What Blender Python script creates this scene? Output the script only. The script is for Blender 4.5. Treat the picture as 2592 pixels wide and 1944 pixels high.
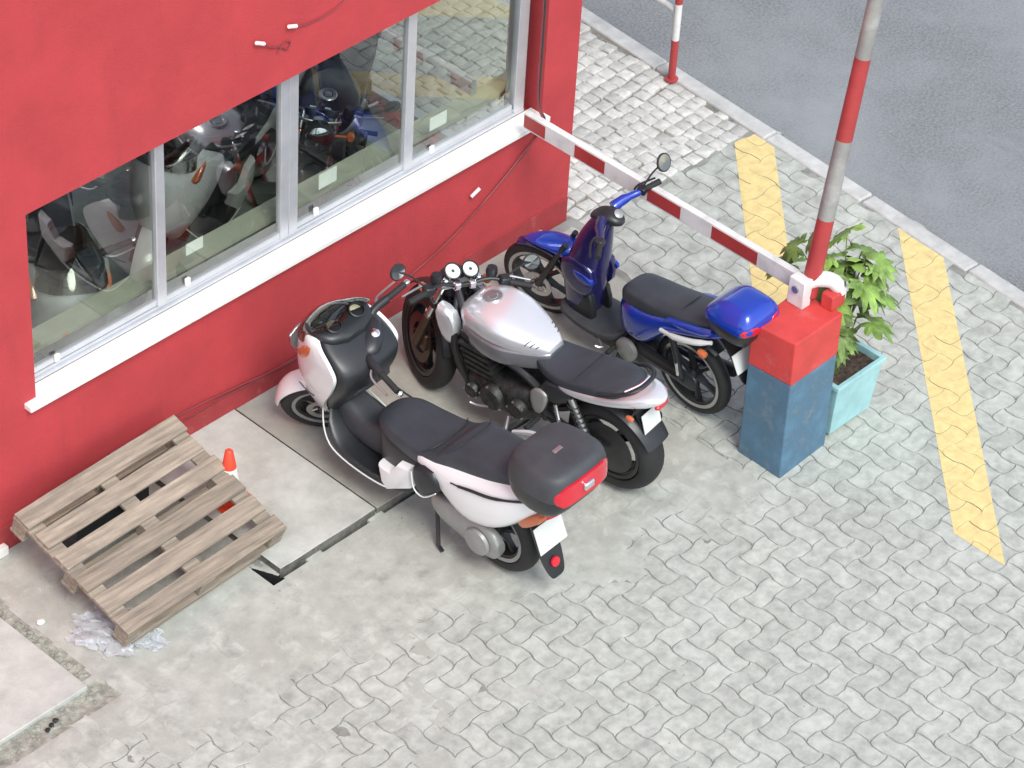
import bpy, math, random
from mathutils import Matrix, Vector, noise
random.seed(7)
PI = math.pi
for o in list(bpy.data.objects): bpy.data.objects.remove(o)
sc = bpy.context.scene
COL = sc.collection

# ------------------------------------------------------------------ camera
cam = bpy.data.cameras.new('camera'); cam.lens = 113.674; cam.sensor_width = 36; cam.clip_end = 400; cam.clip_start = .5
co = bpy.data.objects.new('camera', cam); COL.objects.link(co); sc.camera = co
_r = Vector((0.6925825, -0.7195585, 0.0506466)); _u = Vector((0.4328847, 0.4707657, 0.7687591)); _f = Vector((0.5770098, 0.5105049, -0.6375299))
mw = Matrix((( _r.x, _u.x, -_f.x, -11.90825), (_r.y, _u.y, -_f.y, -10.19165), (_r.z, _u.z, -_f.z, 11.64798), (0, 0, 0, 1)))
co.matrix_world = mw
CAMP = Vector((-11.90825, -10.19165, 11.64798)); FPX = 8184.5
def proj(p):
    v = Vector(p) - CAMP; d = v.dot(_f)
    return 1296 + FPX * v.dot(_r) / d, 972 - FPX * v.dot(_u) / d

# ------------------------------------------------------------------ sky and sun (bright overcast)
SUN_EL, SUN_AZ = math.radians(52), math.radians(203)
w = bpy.data.worlds.new('World'); sc.world = w; w.use_nodes = True
nt = w.node_tree; nt.nodes.clear()
sky = nt.nodes.new('ShaderNodeTexSky'); sky.sky_type = 'NISHITA'; sky.sun_disc = False
sky.sun_elevation = SUN_EL; sky.sun_rotation = SUN_AZ; sky.air_density = 1.0; sky.dust_density = 1.5; sky.ozone_density = 1.0
hs = nt.nodes.new('ShaderNodeHueSaturation'); hs.inputs['Saturation'].default_value = .55
bg = nt.nodes.new('ShaderNodeBackground'); bg.inputs['Strength'].default_value = .15
wo = nt.nodes.new('ShaderNodeOutputWorld')
nt.links.new(sky.outputs[0], hs.inputs['Color']); nt.links.new(hs.outputs[0], bg.inputs[0]); nt.links.new(bg.outputs[0], wo.inputs[0])
sl = bpy.data.lights.new('sun', 'SUN'); sl.energy = 1.4; sl.angle = math.radians(22); sl.color = (.965, 1, .93)
so = bpy.data.objects.new('sun', sl); COL.objects.link(so)
sd = Vector((math.sin(SUN_AZ) * math.cos(SUN_EL), math.cos(SUN_AZ) * math.cos(SUN_EL), math.sin(SUN_EL)))
so.rotation_euler = sd.to_track_quat('Z', 'Y').to_euler(); so.location = (0, -6, 10)
vs = sc.view_settings; vs.view_transform = 'Standard'; vs.look = 'None'; vs.gamma = 1; vs.exposure = .80; vs.use_curve_mapping = False

# ------------------------------------------------------------------ materials
MATS = {}
def mat(name, col, rough=.6, metal=0, var=.12, scale=6, bump=0, bscale=60, coat=0, col2=None, spec=.5, objrand=0, trans=0, stain=None, alpha=1, detail=5, stretch=None, stain2=None):
    m = bpy.data.materials.new(name); m.use_nodes = True; n = m.node_tree; p = n.nodes['Principled BSDF']; L = n.links
    p.inputs['Roughness'].default_value = rough; p.inputs['Metallic'].default_value = metal
    p.inputs['Specular IOR Level'].default_value = spec; p.inputs['Coat Weight'].default_value = coat; p.inputs['Coat Roughness'].default_value = .06
    p.inputs['Transmission Weight'].default_value = trans; p.inputs['Alpha'].default_value = alpha
    geo = n.nodes.new('ShaderNodeNewGeometry')
    nz = n.nodes.new('ShaderNodeTexNoise'); nz.inputs['Scale'].default_value = scale; nz.inputs['Detail'].default_value = detail; nz.inputs['Roughness'].default_value = .62
    if stretch:
        vm = n.nodes.new('ShaderNodeVectorMath'); vm.operation = 'MULTIPLY'; vm.inputs[1].default_value = stretch
        L.new(geo.outputs['Position'], vm.inputs[0]); L.new(vm.outputs[0], nz.inputs['Vector'])
    else: L.new(geo.outputs['Position'], nz.inputs['Vector'])
    mx = n.nodes.new('ShaderNodeMix'); mx.data_type = 'RGBA'
    c2 = col2 or tuple(c * (1 - 2 * var) for c in col); c1 = col if col2 else tuple(min(1, c * (1 + var)) for c in col)
    mx.inputs[6].default_value = (*c1, 1); mx.inputs[7].default_value = (*c2, 1)
    rp = n.nodes.new('ShaderNodeMapRange'); rp.inputs[1].default_value = .32; rp.inputs[2].default_value = .68
    L.new(nz.outputs[0], rp.inputs[0]); L.new(rp.outputs[0], mx.inputs[0]); out = mx.outputs[2]
    if objrand:
        oi = n.nodes.new('ShaderNodeObjectInfo'); hv = n.nodes.new('ShaderNodeHueSaturation')
        mr = n.nodes.new('ShaderNodeMapRange'); mr.inputs[3].default_value = 1 - objrand; mr.inputs[4].default_value = 1 + objrand
        if objrand < 0:
            pass
        L.new(oi.outputs['Random'], mr.inputs[0]); L.new(mr.outputs[0], hv.inputs['Value']); L.new(out, hv.inputs['Color']); out = hv.outputs[0]
    if stain:
        sc_, lo, hi, scol = stain
        n2 = n.nodes.new('ShaderNodeTexNoise'); n2.inputs['Scale'].default_value = sc_; n2.inputs['Detail'].default_value = 8; n2.inputs['Roughness'].default_value = .7
        L.new(geo.outputs['Position'], n2.inputs['Vector'])
        r2 = n.nodes.new('ShaderNodeMapRange'); r2.inputs[1].default_value = lo; r2.inputs[2].default_value = hi
        L.new(n2.outputs[0], r2.inputs[0]); m2 = n.nodes.new('ShaderNodeMix'); m2.data_type = 'RGBA'
        L.new(r2.outputs[0], m2.inputs[0]); L.new(out, m2.inputs[6]); m2.inputs[7].default_value = (*scol, 1); out = m2.outputs[2]
    if stain2:
        sv, lo, hi, scol = stain2
        vm2 = n.nodes.new('ShaderNodeVectorMath'); vm2.operation = 'MULTIPLY'; vm2.inputs[1].default_value = sv; L.new(geo.outputs['Position'], vm2.inputs[0])
        n3 = n.nodes.new('ShaderNodeTexNoise'); n3.inputs['Scale'].default_value = 1; n3.inputs['Detail'].default_value = 7; n3.inputs['Roughness'].default_value = .65; L.new(vm2.outputs[0], n3.inputs['Vector'])
        r3 = n.nodes.new('ShaderNodeMapRange'); r3.inputs[1].default_value = lo; r3.inputs[2].default_value = hi; L.new(n3.outputs[0], r3.inputs[0])
        m3 = n.nodes.new('ShaderNodeMix'); m3.data_type = 'RGBA'; L.new(r3.outputs[0], m3.inputs[0]); L.new(out, m3.inputs[6]); m3.inputs[7].default_value = (*scol, 1); out = m3.outputs[2]
    L.new(out, p.inputs['Base Color'])
    if bump:
        nb = n.nodes.new('ShaderNodeTexNoise'); nb.inputs['Scale'].default_value = bscale; nb.inputs['Detail'].default_value = 4
        L.new(geo.outputs['Position'], nb.inputs['Vector'])
        b = n.nodes.new('ShaderNodeBump'); b.inputs['Strength'].default_value = min(1, bump); b.inputs['Distance'].default_value = .004
        L.new(nb.outputs[0], b.inputs['Height']); L.new(b.outputs[0], p.inputs['Normal'])
    MATS[name] = m
    return m
mat('red_wall', (.47, .045, .052), .8, var=.07, scale=2.4, bump=.7, bscale=95, stain=(1.1, .5, .8, (.40, .040, .046)), stain2=((7, 7, .9), .56, .82, (.36, .040, .046)))
mat('plinth_red', (.37, .040, .046), .85, var=.1, scale=4, bump=.7, bscale=80, stain=(7, .5, .75, (.30, .05, .05)), stain2=((9, 9, 5), .60, .74, (.42, .12, .11)))
mat('white_sill', (.80, .78, .74), .45, var=.04, stain=(9, .62, .8, (.5, .45, .36)))
mat('aluminium', (.62, .63, .66), .35, .55, var=.05)
mat('room', (.42, .44, .40), .9, var=.1)
mat('room_floor', (.33, .36, .33), .5, var=.15)
mat('inner_ledge', (.42, .42, .34), .7, var=.06)
mat('paper', (.82, .83, .80), .7, var=.03)
mat('paver', (.445, .455, .41), .85, var=.13, scale=14, bump=.5, bscale=140, objrand=.075, stain=(3.0, .52, .78, (.55, .56, .515)))
mat('paver_far', (.445, .455, .41), .85, var=.16, scale=9, bump=.5, bscale=140, stain=(3.0, .52, .78, (.55, .56, .515)))
mat('joint_sand', (.26, .26, .235), .95, var=.15, scale=18, bump=.7, bscale=160, stain=(2.4, .48, .70, (.40, .40, .375)))
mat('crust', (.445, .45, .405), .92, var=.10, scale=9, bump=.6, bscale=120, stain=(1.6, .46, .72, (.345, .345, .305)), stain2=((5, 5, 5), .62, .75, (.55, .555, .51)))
mat('cobble', (.58, .56, .52), .7, var=.12, scale=18, bump=.4, bscale=90, objrand=.16)
mat('cobble_bed', (.27, .25, .22), .95, var=.2, scale=30, bump=.6)
mat('kerb', (.52, .51, .49), .8, var=.1, scale=8, bump=.5, objrand=.07, stain=(5, .6, .8, (.33, .31, .28)))
mat('asphalt', (.225, .232, .238), .85, var=.20, scale=55, bump=.9, bscale=190, stain=(.7, .42, .72, (.29, .295, .305)), stain2=((2.2, .5, 1), .60, .75, (.18, .185, .195)))
mat('yellow_paint', (.74, .57, .25), .65, var=.08, scale=16, bump=.3, bscale=120, stain=(7, .62, .82, (.58, .47, .24)))
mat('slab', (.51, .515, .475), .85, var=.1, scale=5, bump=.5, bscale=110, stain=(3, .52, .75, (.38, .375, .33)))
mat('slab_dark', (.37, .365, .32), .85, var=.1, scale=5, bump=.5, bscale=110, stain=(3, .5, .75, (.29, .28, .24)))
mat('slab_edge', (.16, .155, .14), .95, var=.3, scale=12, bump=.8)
mat('dirt', (.33, .335, .285), .95, var=.22, scale=20, bump=1, bscale=60)
mat('pit', (.012, .012, .012), .95, var=.1)
mat('wood', (.33, .275, .215), .85, var=.22, scale=9, stretch=(.35, 5, 5), bump=.5, bscale=90, objrand=.16, stain=(4, .5, .75, (.22, .19, .155)))
mat('block_red', (.58, .055, .05), .6, var=.08, scale=5, bump=.3, bscale=50, stain=(6, .58, .75, (.60, .13, .14)))
mat('block_blue', (.085, .175, .26), .6, var=.2, scale=5, bump=.3, bscale=50, stain=(5, .52, .72, (.18, .25, .31)))
mat('boom_white', (.70, .69, .67), .5, var=.06, stain=(6, .55, .75, (.5, .49, .47)))
mat('boom_red', (.40, .045, .045), .45, var=.08)
mat('pole_grey', (.36, .35, .33), .5, .35, var=.1, stain=(4, .5, .7, (.52, .50, .48)))
mat('pole_orange', (.50, .09, .05), .5, var=.08)
mat('planter_rim', (.5, .66, .67), .6)
mat('planter', (.33, .56, .575), .6, var=.08, scale=8, bump=.2, stain=(7, .62, .8, (.20, .33, .33)))
mat('soil', (.09, .06, .045), .95, var=.4, scale=40, bump=1)
mat('leaf', (.22, .35, .075), .5, var=.34, scale=9, objrand=.22)
mat('stem', (.14, .18, .06), .6, var=.2)
mat('cone_orange', (.80, .07, .03), .45, var=.05)
mat('cone_white', (.80, .80, .78), .5, var=.03)
mat('white_paint', (.80, .80, .80), .22, var=.015, coat=.8, scale=3)
mat('black_plastic', (.020, .022, .025), .38, var=.15)
mat('grey_plastic', (.052, .056, .063), .55, var=.12)
mat('seat_vinyl', (.040, .048, .058), .5, var=.12, bump=.25, bscale=300)
mat('rubber', (.018, .018, .018), .7, var=.15)
mat('alloy_dark', (.05, .05, .052), .4, .6, var=.1)
mat('alloy', (.55, .55, .55), .32, .9, var=.06)
mat('chrome', (.85, .85, .86), .1, 1, var=.02)
mat('engine', (.065, .064, .062), .5, .7, var=.3, scale=22)
mat('bronze', (.10, .065, .045), .4, .7, var=.15)
mat('silver_paint', (.80, .80, .82), .28, .55, var=.02, coat=.6, scale=3)
mat('silver_dark', (.32, .32, .34), .35, .7, var=.05, coat=.4)
mat('blue_paint', (.010, .045, .40), .22, .15, var=.06, coat=.8, scale=3)
mat('navy_paint', (.018, .016, .10), .25, .1, var=.06, coat=.7, scale=3)
mat('red_lens', (.60, .012, .03), .12, var=.05, coat=.5)
mat('orange_lens', (.55, .14, .05), .15, var=.05, coat=.5)
mat('dial', (.80, .80, .74), .3, var=.02)
mat('dial_cream', (.62, .60, .42), .3, var=.03)
mat('plate', (.64, .66, .64), .5, var=.02)
mat('cable', (.24, .04, .048), .6, var=.1)
mat('dark_cable', (.05, .045, .045), .6, var=.1)
mat('mirror_glass', (.6, .62, .62), .05, 1, var=.02)
mat('fairing_grey', (.42, .43, .44), .3, var=.04, coat=.4)
mat('fairing_light', (.66, .66, .66), .3, var=.04, coat=.4)
mat('cover_grey', (.34, .34, .33), .45, .4, var=.1)
def glass_mat(name, tint, alpha_mix, rough=.0):
    m = bpy.data.materials.new(name); m.use_nodes = True; n = m.node_tree; n.nodes.clear(); L = n.links
    o = n.nodes.new('ShaderNodeOutputMaterial'); t = n.nodes.new('ShaderNodeBsdfTransparent'); g = n.nodes.new('ShaderNodeBsdfGlossy')
    f = n.nodes.new('ShaderNodeFresnel'); f.inputs[0].default_value = 1.5; mx = n.nodes.new('ShaderNodeMixShader')
    geo = n.nodes.new('ShaderNodeNewGeometry'); nz = n.nodes.new('ShaderNodeTexNoise'); nz.inputs['Scale'].default_value = 1.3
    L.new(geo.outputs['Position'], nz.inputs['Vector']); b = n.nodes.new('ShaderNodeBump'); b.inputs['Strength'].default_value = .05; b.inputs['Distance'].default_value = .02
    L.new(nz.outputs[0], b.inputs['Height']); L.new(b.outputs[0], g.inputs['Normal'])
    ma = n.nodes.new('ShaderNodeMath'); ma.operation = 'MULTIPLY_ADD'; ma.inputs[1].default_value = alpha_mix; ma.inputs[2].default_value = .01
    bf = n.nodes.new('ShaderNodeMath'); bf.operation = 'SUBTRACT'; bf.inputs[0].default_value = 1; L.new(geo.outputs['Backfacing'], bf.inputs[1])
    mf = n.nodes.new('ShaderNodeMath'); mf.operation = 'MULTIPLY'; L.new(f.outputs[0], mf.inputs[0]); L.new(bf.outputs[0], mf.inputs[1])
    L.new(mf.outputs[0], ma.inputs[0]); t.inputs[0].default_value = (*tint, 1); g.inputs['Roughness'].default_value = rough; g.inputs['Color'].default_value = (1, 1, 1, 1)
    L.new(ma.outputs[0], mx.inputs[0]); L.new(t.outputs[0], mx.inputs[1]); L.new(g.outputs[0], mx.inputs[2]); L.new(mx.outputs[0], o.inputs[0])
    MATS[name] = m
glass_mat('window_glass', (.91, .94, .91), 2.6)
glass_mat('smoke_glass', (.52, .49, .45), 1.5, .06)
def film_mat():
    m = bpy.data.materials.new('plastic_film'); m.use_nodes = True; n = m.node_tree; p = n.nodes['Principled BSDF']
    p.inputs['Base Color'].default_value = (.75, .78, .84, 1); p.inputs['Roughness'].default_value = .22; p.inputs['Alpha'].default_value = .34
    nz = n.nodes.new('ShaderNodeTexNoise'); nz.inputs['Scale'].default_value = 14; b = n.nodes.new('ShaderNodeBump'); b.inputs['Strength'].default_value = .5
    n.links.new(nz.outputs[0], b.inputs['Height']); n.links.new(b.outputs[0], p.inputs['Normal']); MATS['plastic_film'] = m
film_mat()

# ------------------------------------------------------------------ mesh helpers
def cr(p0, p1, p2, p3, t):
    return tuple(.5 * (2 * b + (c - a) * t + (2 * a - 5 * b + 4 * c - d) * t * t + (3 * b - a - 3 * c + d) * t ** 3) for a, b, c, d in zip(p0, p1, p2, p3))
def smooth(rows, k=4):
    out = []
    for i in range(len(rows) - 1):
        a = rows[max(0, i - 1)]; b = rows[i]; c = rows[i + 1]; d = rows[min(len(rows) - 1, i + 2)]
        for j in range(k): out.append(cr(a, b, c, d, j / k))
    out.append(tuple(rows[-1])); return out
class G:
    XF = None
    def __init__(s): s.v = []; s.f = []; s.mi = []; s.m = 0
    def add(s, vs, fs):
        o = len(s.v); s.v += [tuple(v) for v in vs]; s.f += [tuple(i + o for i in f) for f in fs]; s.mi += [s.m] * len(fs); return s
    def box(s, a, b, taper=0):
        x0, y0, z0 = a; x1, y1, z1 = b; t = taper
        return s.add([(x0, y0, z0), (x1, y0, z0), (x1, y1, z0), (x0, y1, z0), (x0 + t, y0 + t, z1), (x1 - t, y0 + t, z1), (x1 - t, y1 - t, z1), (x0 + t, y1 - t, z1)],
                     [(3, 2, 1, 0), (4, 5, 6, 7), (0, 1, 5, 4), (1, 2, 6, 5), (2, 3, 7, 6), (3, 0, 4, 7)])
    def loft(s, rings, caps=True, closed=True):
        n = len(rings[0]); vs = [p for r in rings for p in r]; fs = []
        for i in range(len(rings) - 1):
            for j in range(n if closed else n - 1):
                k = (j + 1) % n; fs.append((i * n + j, i * n + k, (i + 1) * n + k, (i + 1) * n + j))
        if caps and closed: fs.append(tuple(range(n - 1, -1, -1))); fs.append(tuple(range((len(rings) - 1) * n, len(rings) * n)))
        return s.add(vs, fs)
    def tube(s, pts, r, N=8, k=1, flat=1):
        if k > 1: pts = smooth([tuple(p) for p in pts], k)
        pts = [Vector(p) for p in pts]; R = []
        rr = r if isinstance(r, (list, tuple)) else [r] * len(pts)
        if len(rr) != len(pts): rr = [rr[min(len(rr) - 1, int(i * len(rr) / len(pts)))] for i in range(len(pts))]
        ref = None
        for i, p in enumerate(pts):
            t = (pts[min(i + 1, len(pts) - 1)] - pts[max(i - 1, 0)]).normalized()
            if ref is None: ref = Vector((0, 0, 1)) if abs(t.z) < .9 else Vector((0, 1, 0))
            b = t.cross(ref).normalized(); c = b.cross(t); ref = c
            R.append([p + (b * math.cos(2 * PI * j / N) * flat + c * math.sin(2 * PI * j / N)) * rr[i] for j in range(N)])
        return s.loft(R)
    def lathe(s, prof, c, axis='Y', N=32, closed=False):
        ax = {'X': (Vector((0, 1, 0)), Vector((0, 0, 1)), Vector((1, 0, 0))), 'Y': (Vector((1, 0, 0)), Vector((0, 0, 1)), Vector((0, 1, 0))), 'Z': (Vector((1, 0, 0)), Vector((0, 1, 0)), Vector((0, 0, 1)))}
        if isinstance(axis, str): a, b, d = ax[axis]
        else:
            d = Vector(axis).normalized(); a = d.orthogonal().normalized(); b = d.cross(a)
        c = Vector(c); n = len(prof); vs = []; fs = []
        for i in range(N):
            t = 2 * PI * i / N; e = a * math.cos(t) + b * math.sin(t)
            vs += [c + e * r + d * h for r, h in prof]
        for i in range(N):
            k = (i + 1) % N
            for j in range(n if closed else n - 1):
                l = (j + 1) % n; fs.append((i * n + j, k * n + j, k * n + l, i * n + l))
        if not closed:
            if prof[0][0] > 1e-5: fs.append(tuple(i * n for i in range(N)))
            if prof[-1][0] > 1e-5: fs.append(tuple(i * n + n - 1 for i in range(N - 1, -1, -1)))
        return s.add(vs, fs)
    def prism(s, poly, a, b, ax='y'):
        n = len(poly)
        def P(u, v, h): return (u, h, v) if ax == 'y' else ((u, v, h) if ax == 'z' else (h, u, v))
        return s.add([P(u, v, a) for u, v in poly] + [P(u, v, b) for u, v in poly],
                     [tuple(range(n)), tuple(range(2 * n - 1, n - 1, -1))] + [(i, n + i, n + (i + 1) % n, (i + 1) % n) for i in range(n)])
    def pillow(s, poly, y0, y1, k=3):
        if k > 1:
            cl = [tuple(p) for p in poly]; n = len(cl)
            poly = [cr(cl[i - 1], cl[i], cl[(i + 1) % n], cl[(i + 2) % n], j / k) for i in range(n) for j in range(k)]
        cx = sum(p[0] for p in poly) / len(poly); cz = sum(p[1] for p in poly) / len(poly); rings = []
        for f, h in ((1, 0), (1, .45), (.96, .75), (.86, .93), (.6, 1), (.2, 1.02)):
            rings.append([(cx + (p[0] - cx) * f, y0 + (y1 - y0) * h, cz + (p[1] - cz) * f) for p in poly])
        return s.loft(rings)
    def build(s, name, m, parent=None, sm=True, ang=38, bev=0, seg=2):
        me = bpy.data.meshes.new(name)
        vs = [G.XF @ Vector(v) for v in s.v] if G.XF is not None else [Vector(v) for v in s.v]
        me.from_pydata(vs, [], s.f)
        for mm in (m if isinstance(m, (list, tuple)) else [m]): me.materials.append(MATS[mm])
        if any(s.mi): me.polygons.foreach_set('material_index', s.mi)
        me.validate(); me.update()
        import bmesh
        bm = bmesh.new(); bm.from_mesh(me); bmesh.ops.recalc_face_normals(bm, faces=bm.faces); bm.to_mesh(me); bm.free()
        if sm:
            me.shade_smooth(); me.set_sharp_from_angle(angle=math.radians(ang))
        o = bpy.data.objects.new(name, me); COL.objects.link(o)
        if parent: o.parent = parent
        if bev:
            b = o.modifiers.new('bevel', 'BEVEL'); b.width = bev; b.segments = seg; b.limit_method = 'ANGLE'; b.angle_limit = math.radians(40)
        return o
def sring(x, zc, hw, ht, hb, n=2.6, N=28, yc=0):
    out = []
    for i in range(N):
        t = 2 * PI * i / N; c, s_ = math.cos(t), math.sin(t)
        y = hw * math.copysign(abs(c) ** (2 / n), c); z = math.copysign(abs(s_) ** (2 / n), s_)
        out.append((x, yc + y, zc + (ht if z > 0 else hb) * z))
    return out
def xloft(rows, n=2.6, k=4, N=28, yc=0):
    return G().loft([sring(*r, n=n, N=N, yc=yc) for r in smooth(rows, k)])
def tag(o, label=None, cat=None, group=None, kind=None):
    if label: o['label'] = label
    if cat: o['category'] = cat
    if group: o['group'] = group
    if kind: o['kind'] = kind
    return o
def thing(name, label, cat, loc=(0, 0, 0), rot=(0, 0, 0), group=None):
    o = bpy.data.objects.new(name, None); COL.objects.link(o); o.location = loc; o.rotation_euler = rot; o.empty_display_size = .2
    return tag(o, label, cat, group)
def copy_part(src, parent, loc, rot, scale=(1, 1, 1)):
    o = src.copy(); COL.objects.link(o); o.parent = parent; o.location = loc; o.rotation_euler = rot; o.scale = scale; return o
def n2(x, y, s=1, z=0): return noise.fractal(Vector((x * s, y * s, z)), .8, 2.1, 4)

# ================================================================== THE GROUND
def kx(y): return 1.545 + .0765 * y          # inner edge of the kerb
def rx(y): return 1.665 + .0765 * y          # road edge
# road: one big sheet a kerb height below
g = G(); NX = 6
g.add([(rx(-70), -70, -.09), (90, -70, -.09), (90, 90, -.09), (rx(90), 90, -.09)], [(0, 1, 2, 3)])
tag(g.build('road', 'asphalt', sm=False), kind='structure')
g = G(); g.add([(-90, -90, -.42), (90, -90, -.42), (90, 90, -.42), (-90, 90, -.42)], [(0, 1, 2, 3)])
tag(g.build('ground', 'dirt', sm=False), kind='structure')

# paver bed: the sand in the joints, in worn places a crust that fills them flush
SL0, SL1, SLY = -3.40, -.22, -1.13          # the row of cover slabs by the wall
def worn(x, y):
    a = min(1, max(0, (y + 2.95 + .25 * (x + 1.6)) / .9)) if x < -.95 else min(1, max(0, (y + 1.9) / 1.2)) * .12
    b = .62 * min(1, max(0, (-2.7 - x) / .8))
    c = .35 * max(0, min(1, (-1.7 - x) / 1.0))
    return max(a, b, c)
def fill(x, y):
    if -1.162 < y < -.97 and -3.476 < x < -3.476 + (-.97 - y) * .42: return -.3
    if SL0 - .03 < x < SL1 + .02 and -1.1525 < y < -1.126: return -.07
    if (-4.67 < x < -4.595 + .012 * n2(x, y, 9) and -1.02 < y < .02) or (x <= -4.58 and -1.19 + .012 * n2(x, y, 9) < y < -1.06): return -.013 + .006 * n2(x, y, 12)
    c = worn(x, y) + .55 * n2(x, y, 2.2) + .3 * n2(x, y, 7, 3)
    t = min(1, max(0, (c - .30) / .55)); t = t * t * (3 - 2 * t)
    return -.0065 + .0069 * t + .0011 * n2(x, y, 20, 5)
xs = [-12 + i * .5 for i in range(12)] + [-6 + i * .045 for i in range(int(7.8 / .045))]
ys = [-14 + i * .5 for i in range(16)] + [-6 + i * .045 for i in range(int(4.82 / .045))] + [-1.175, -1.1545, -1.152, -1.1265, -1.124, -1.1] + [-1.06 + i * .05 for i in range(22)]
xs += [-4.70 + .012 * i for i in range(12)]; xs += [-3.482 + .003 * i for i in range(30)]; ys += [-1.165 + .006 * i for i in range(34)]
xs = sorted(x for x in set(round(v, 4) for v in xs)); ys = sorted(set(round(v, 4) for v in ys))
ys = [y for y in ys if y <= .02]
g = G(); V = []; idx = {}
for j, y in enumerate(ys):
    for i, x in enumerate(xs):
        idx[i, j] = len(V); V.append((min(x, kx(y) + .02), y, fill(x, y)))
F = []; MI = []
for j in range(len(ys) - 1):
    for i in range(len(xs) - 1):
        if xs[i] > kx(ys[j]) + .03: continue
        F.append((idx[i, j], idx[i + 1, j], idx[i + 1, j + 1], idx[i, j + 1]))
        zz = [V[q][2] for q in F[-1]]
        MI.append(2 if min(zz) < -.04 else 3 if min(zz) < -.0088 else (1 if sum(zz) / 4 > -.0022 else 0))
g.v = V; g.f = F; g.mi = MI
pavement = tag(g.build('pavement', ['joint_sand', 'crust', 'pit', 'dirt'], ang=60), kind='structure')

# zigzag interlocking pavers in herringbone
U = .1135
def upoly(cells_w, cells_h, i0, j0, inset=0):
    pts = []; A = .085
    def edge(a, b):
        (ax, ay), (bx, by) = a, b
        hor = ay == by
        li, lj = min(ax, bx), min(ay, by); s = 1 if (li if hor else lj) % 2 == 0 else -1
        seq = []
        for t, d in ((0, 0), (.22, A), (.78, A)):
            px = ax + (bx - ax) * t; py = ay + (by - ay) * t
            if hor: py += s * d * (1 if True else 0)
            else: px += s * d
            seq.append((px, py))
        # keep symmetric sampling whichever way the edge is walked
        return seq
    cs = [(i0 + k, j0) for k in range(cells_w)] + [(i0 + cells_w, j0 + k) for k in range(cells_h)] + [(i0 + cells_w - k, j0 + cells_h) for k in range(cells_w)] + [(i0, j0 + cells_h - k) for k in range(cells_h)]
    for k in range(len(cs)): pts += edge(cs[k], cs[(k + 1) % len(cs)])
    return pts
def off(poly, d):
    n = len(poly); out = []
    for i in range(n):
        p0, p1, p2 = Vector(poly[i - 1]), Vector(poly[i]), Vector(poly[(i + 1) % n])
        e1 = (p1 - p0).normalized(); e2 = (p2 - p1).normalized()
        nn = Vector((-(e1.y + e2.y), e1.x + e2.x)); nn.normalize(); q = p1 + nn * d; out.append((q.x, q.y))
    return out
PROTO = []
for (cw, ch, i0, j0) in ((2, 1, 0, 0), (1, 2, 2, 0), (2, 1, 1, -1), (1, 2, 3, -1)):
    P = [(x * U, y * U) for x, y in upoly(cw, ch, i0, j0)]
    cx, cy = (i0 + cw / 2) * U, (j0 + ch / 2) * U
    P = [(x - cx, y - cy) for x, y in P]
    PROTO.append((P, off(P, .0034), off(P, .0052), cx, cy))
def paver_mesh(pr):
    P, a, b, cx, cy = pr; n = len(P)
    vs = [(x, y, 0) for x, y in b] + [(x, y, -.0075) for x, y in a] + [(x, y, -.03) for x, y in a]
    fs = [tuple(range(n))] + [(n + i, n + (i + 1) % n, (i + 1) % n, i) for i in range(n)] + [(2 * n + i, 2 * n + (i + 1) % n, n + (i + 1) % n, n + i) for i in range(n)]
    return vs, fs
PM = []
for pr in PROTO:
    vs, fs = paver_mesh(pr); PM.append((vs, fs))
def in_paved(x, y):
    if x > kx(y) + .04: return False
    if y > -.05: return False
    if x > 0 and y > -.16: return False
    if SL0 - .02 < x < SL1 + .03 and y > -1.20: return False
    if -3.62 < x < -3.3 and -1.24 < y < -.9: return False
    if x < -4.52 and -1.27 < y: return False
    if x < -4.0 and -.3 < y: return False
    return True
pav = []
for a in range(-90, 90):
    for b in range(-60, 60):
        ox, oy = a * U + 2 * b * U, -a * U + 2 * b * U
        for k in ((0, 1) if a % 2 == 0 else (2, 3)):
            x = ox + PROTO[k % 2][3] - .03; y = oy + PROTO[k % 2][4] - 2.0
            if -7.5 < x < 1.7 and -8 < y < 0 and in_paved(x, y):
                px, py = proj((x, y, 0)); inn = 25 < px < 2567 and 25 < py < 1919
                hid = -1.0 < x < .05 and -2.45 < y < -1.6
                cov = worn(x, y) > .62
                d = (Vector((x, y, 0)) - CAMP).length
                tilt = (random.gauss(0, .006), random.gauss(0, .006)); z = random.gauss(0, .0011)
                pav.append((0 if inn and not hid and not cov else 1, d, x, y, k, z, tilt, random.uniform(-.02, .02)))
pav.sort(key=lambda q: (q[0], q[1]))
PM_ME = []
for k in range(4):
    me = bpy.data.meshes.new('paver'); me.from_pydata(PM[k][0], [], PM[k][1]); me.materials.append(MATS['paver']); me.update(); PM_ME.append(me)
stuff = G()
for i, (vis, d, x, y, k, z, (tx, ty), rz) in enumerate(pav):
    if i < 300 and vis == 0:
        o = bpy.data.objects.new('paver', PM_ME[k]); COL.objects.link(o); o.parent = pavement; o.location = (x, y, z); o.rotation_euler = (tx, ty, 0)
    else:
        stuff.add([(x + u, y + v, z + h - u * ty + v * tx) for u, v, h in PM[k][0]], PM[k][1])
so_ = stuff.build('paver_field', 'paver_far', pavement, sm=False); so_['kind'] = 'stuff'

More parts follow.
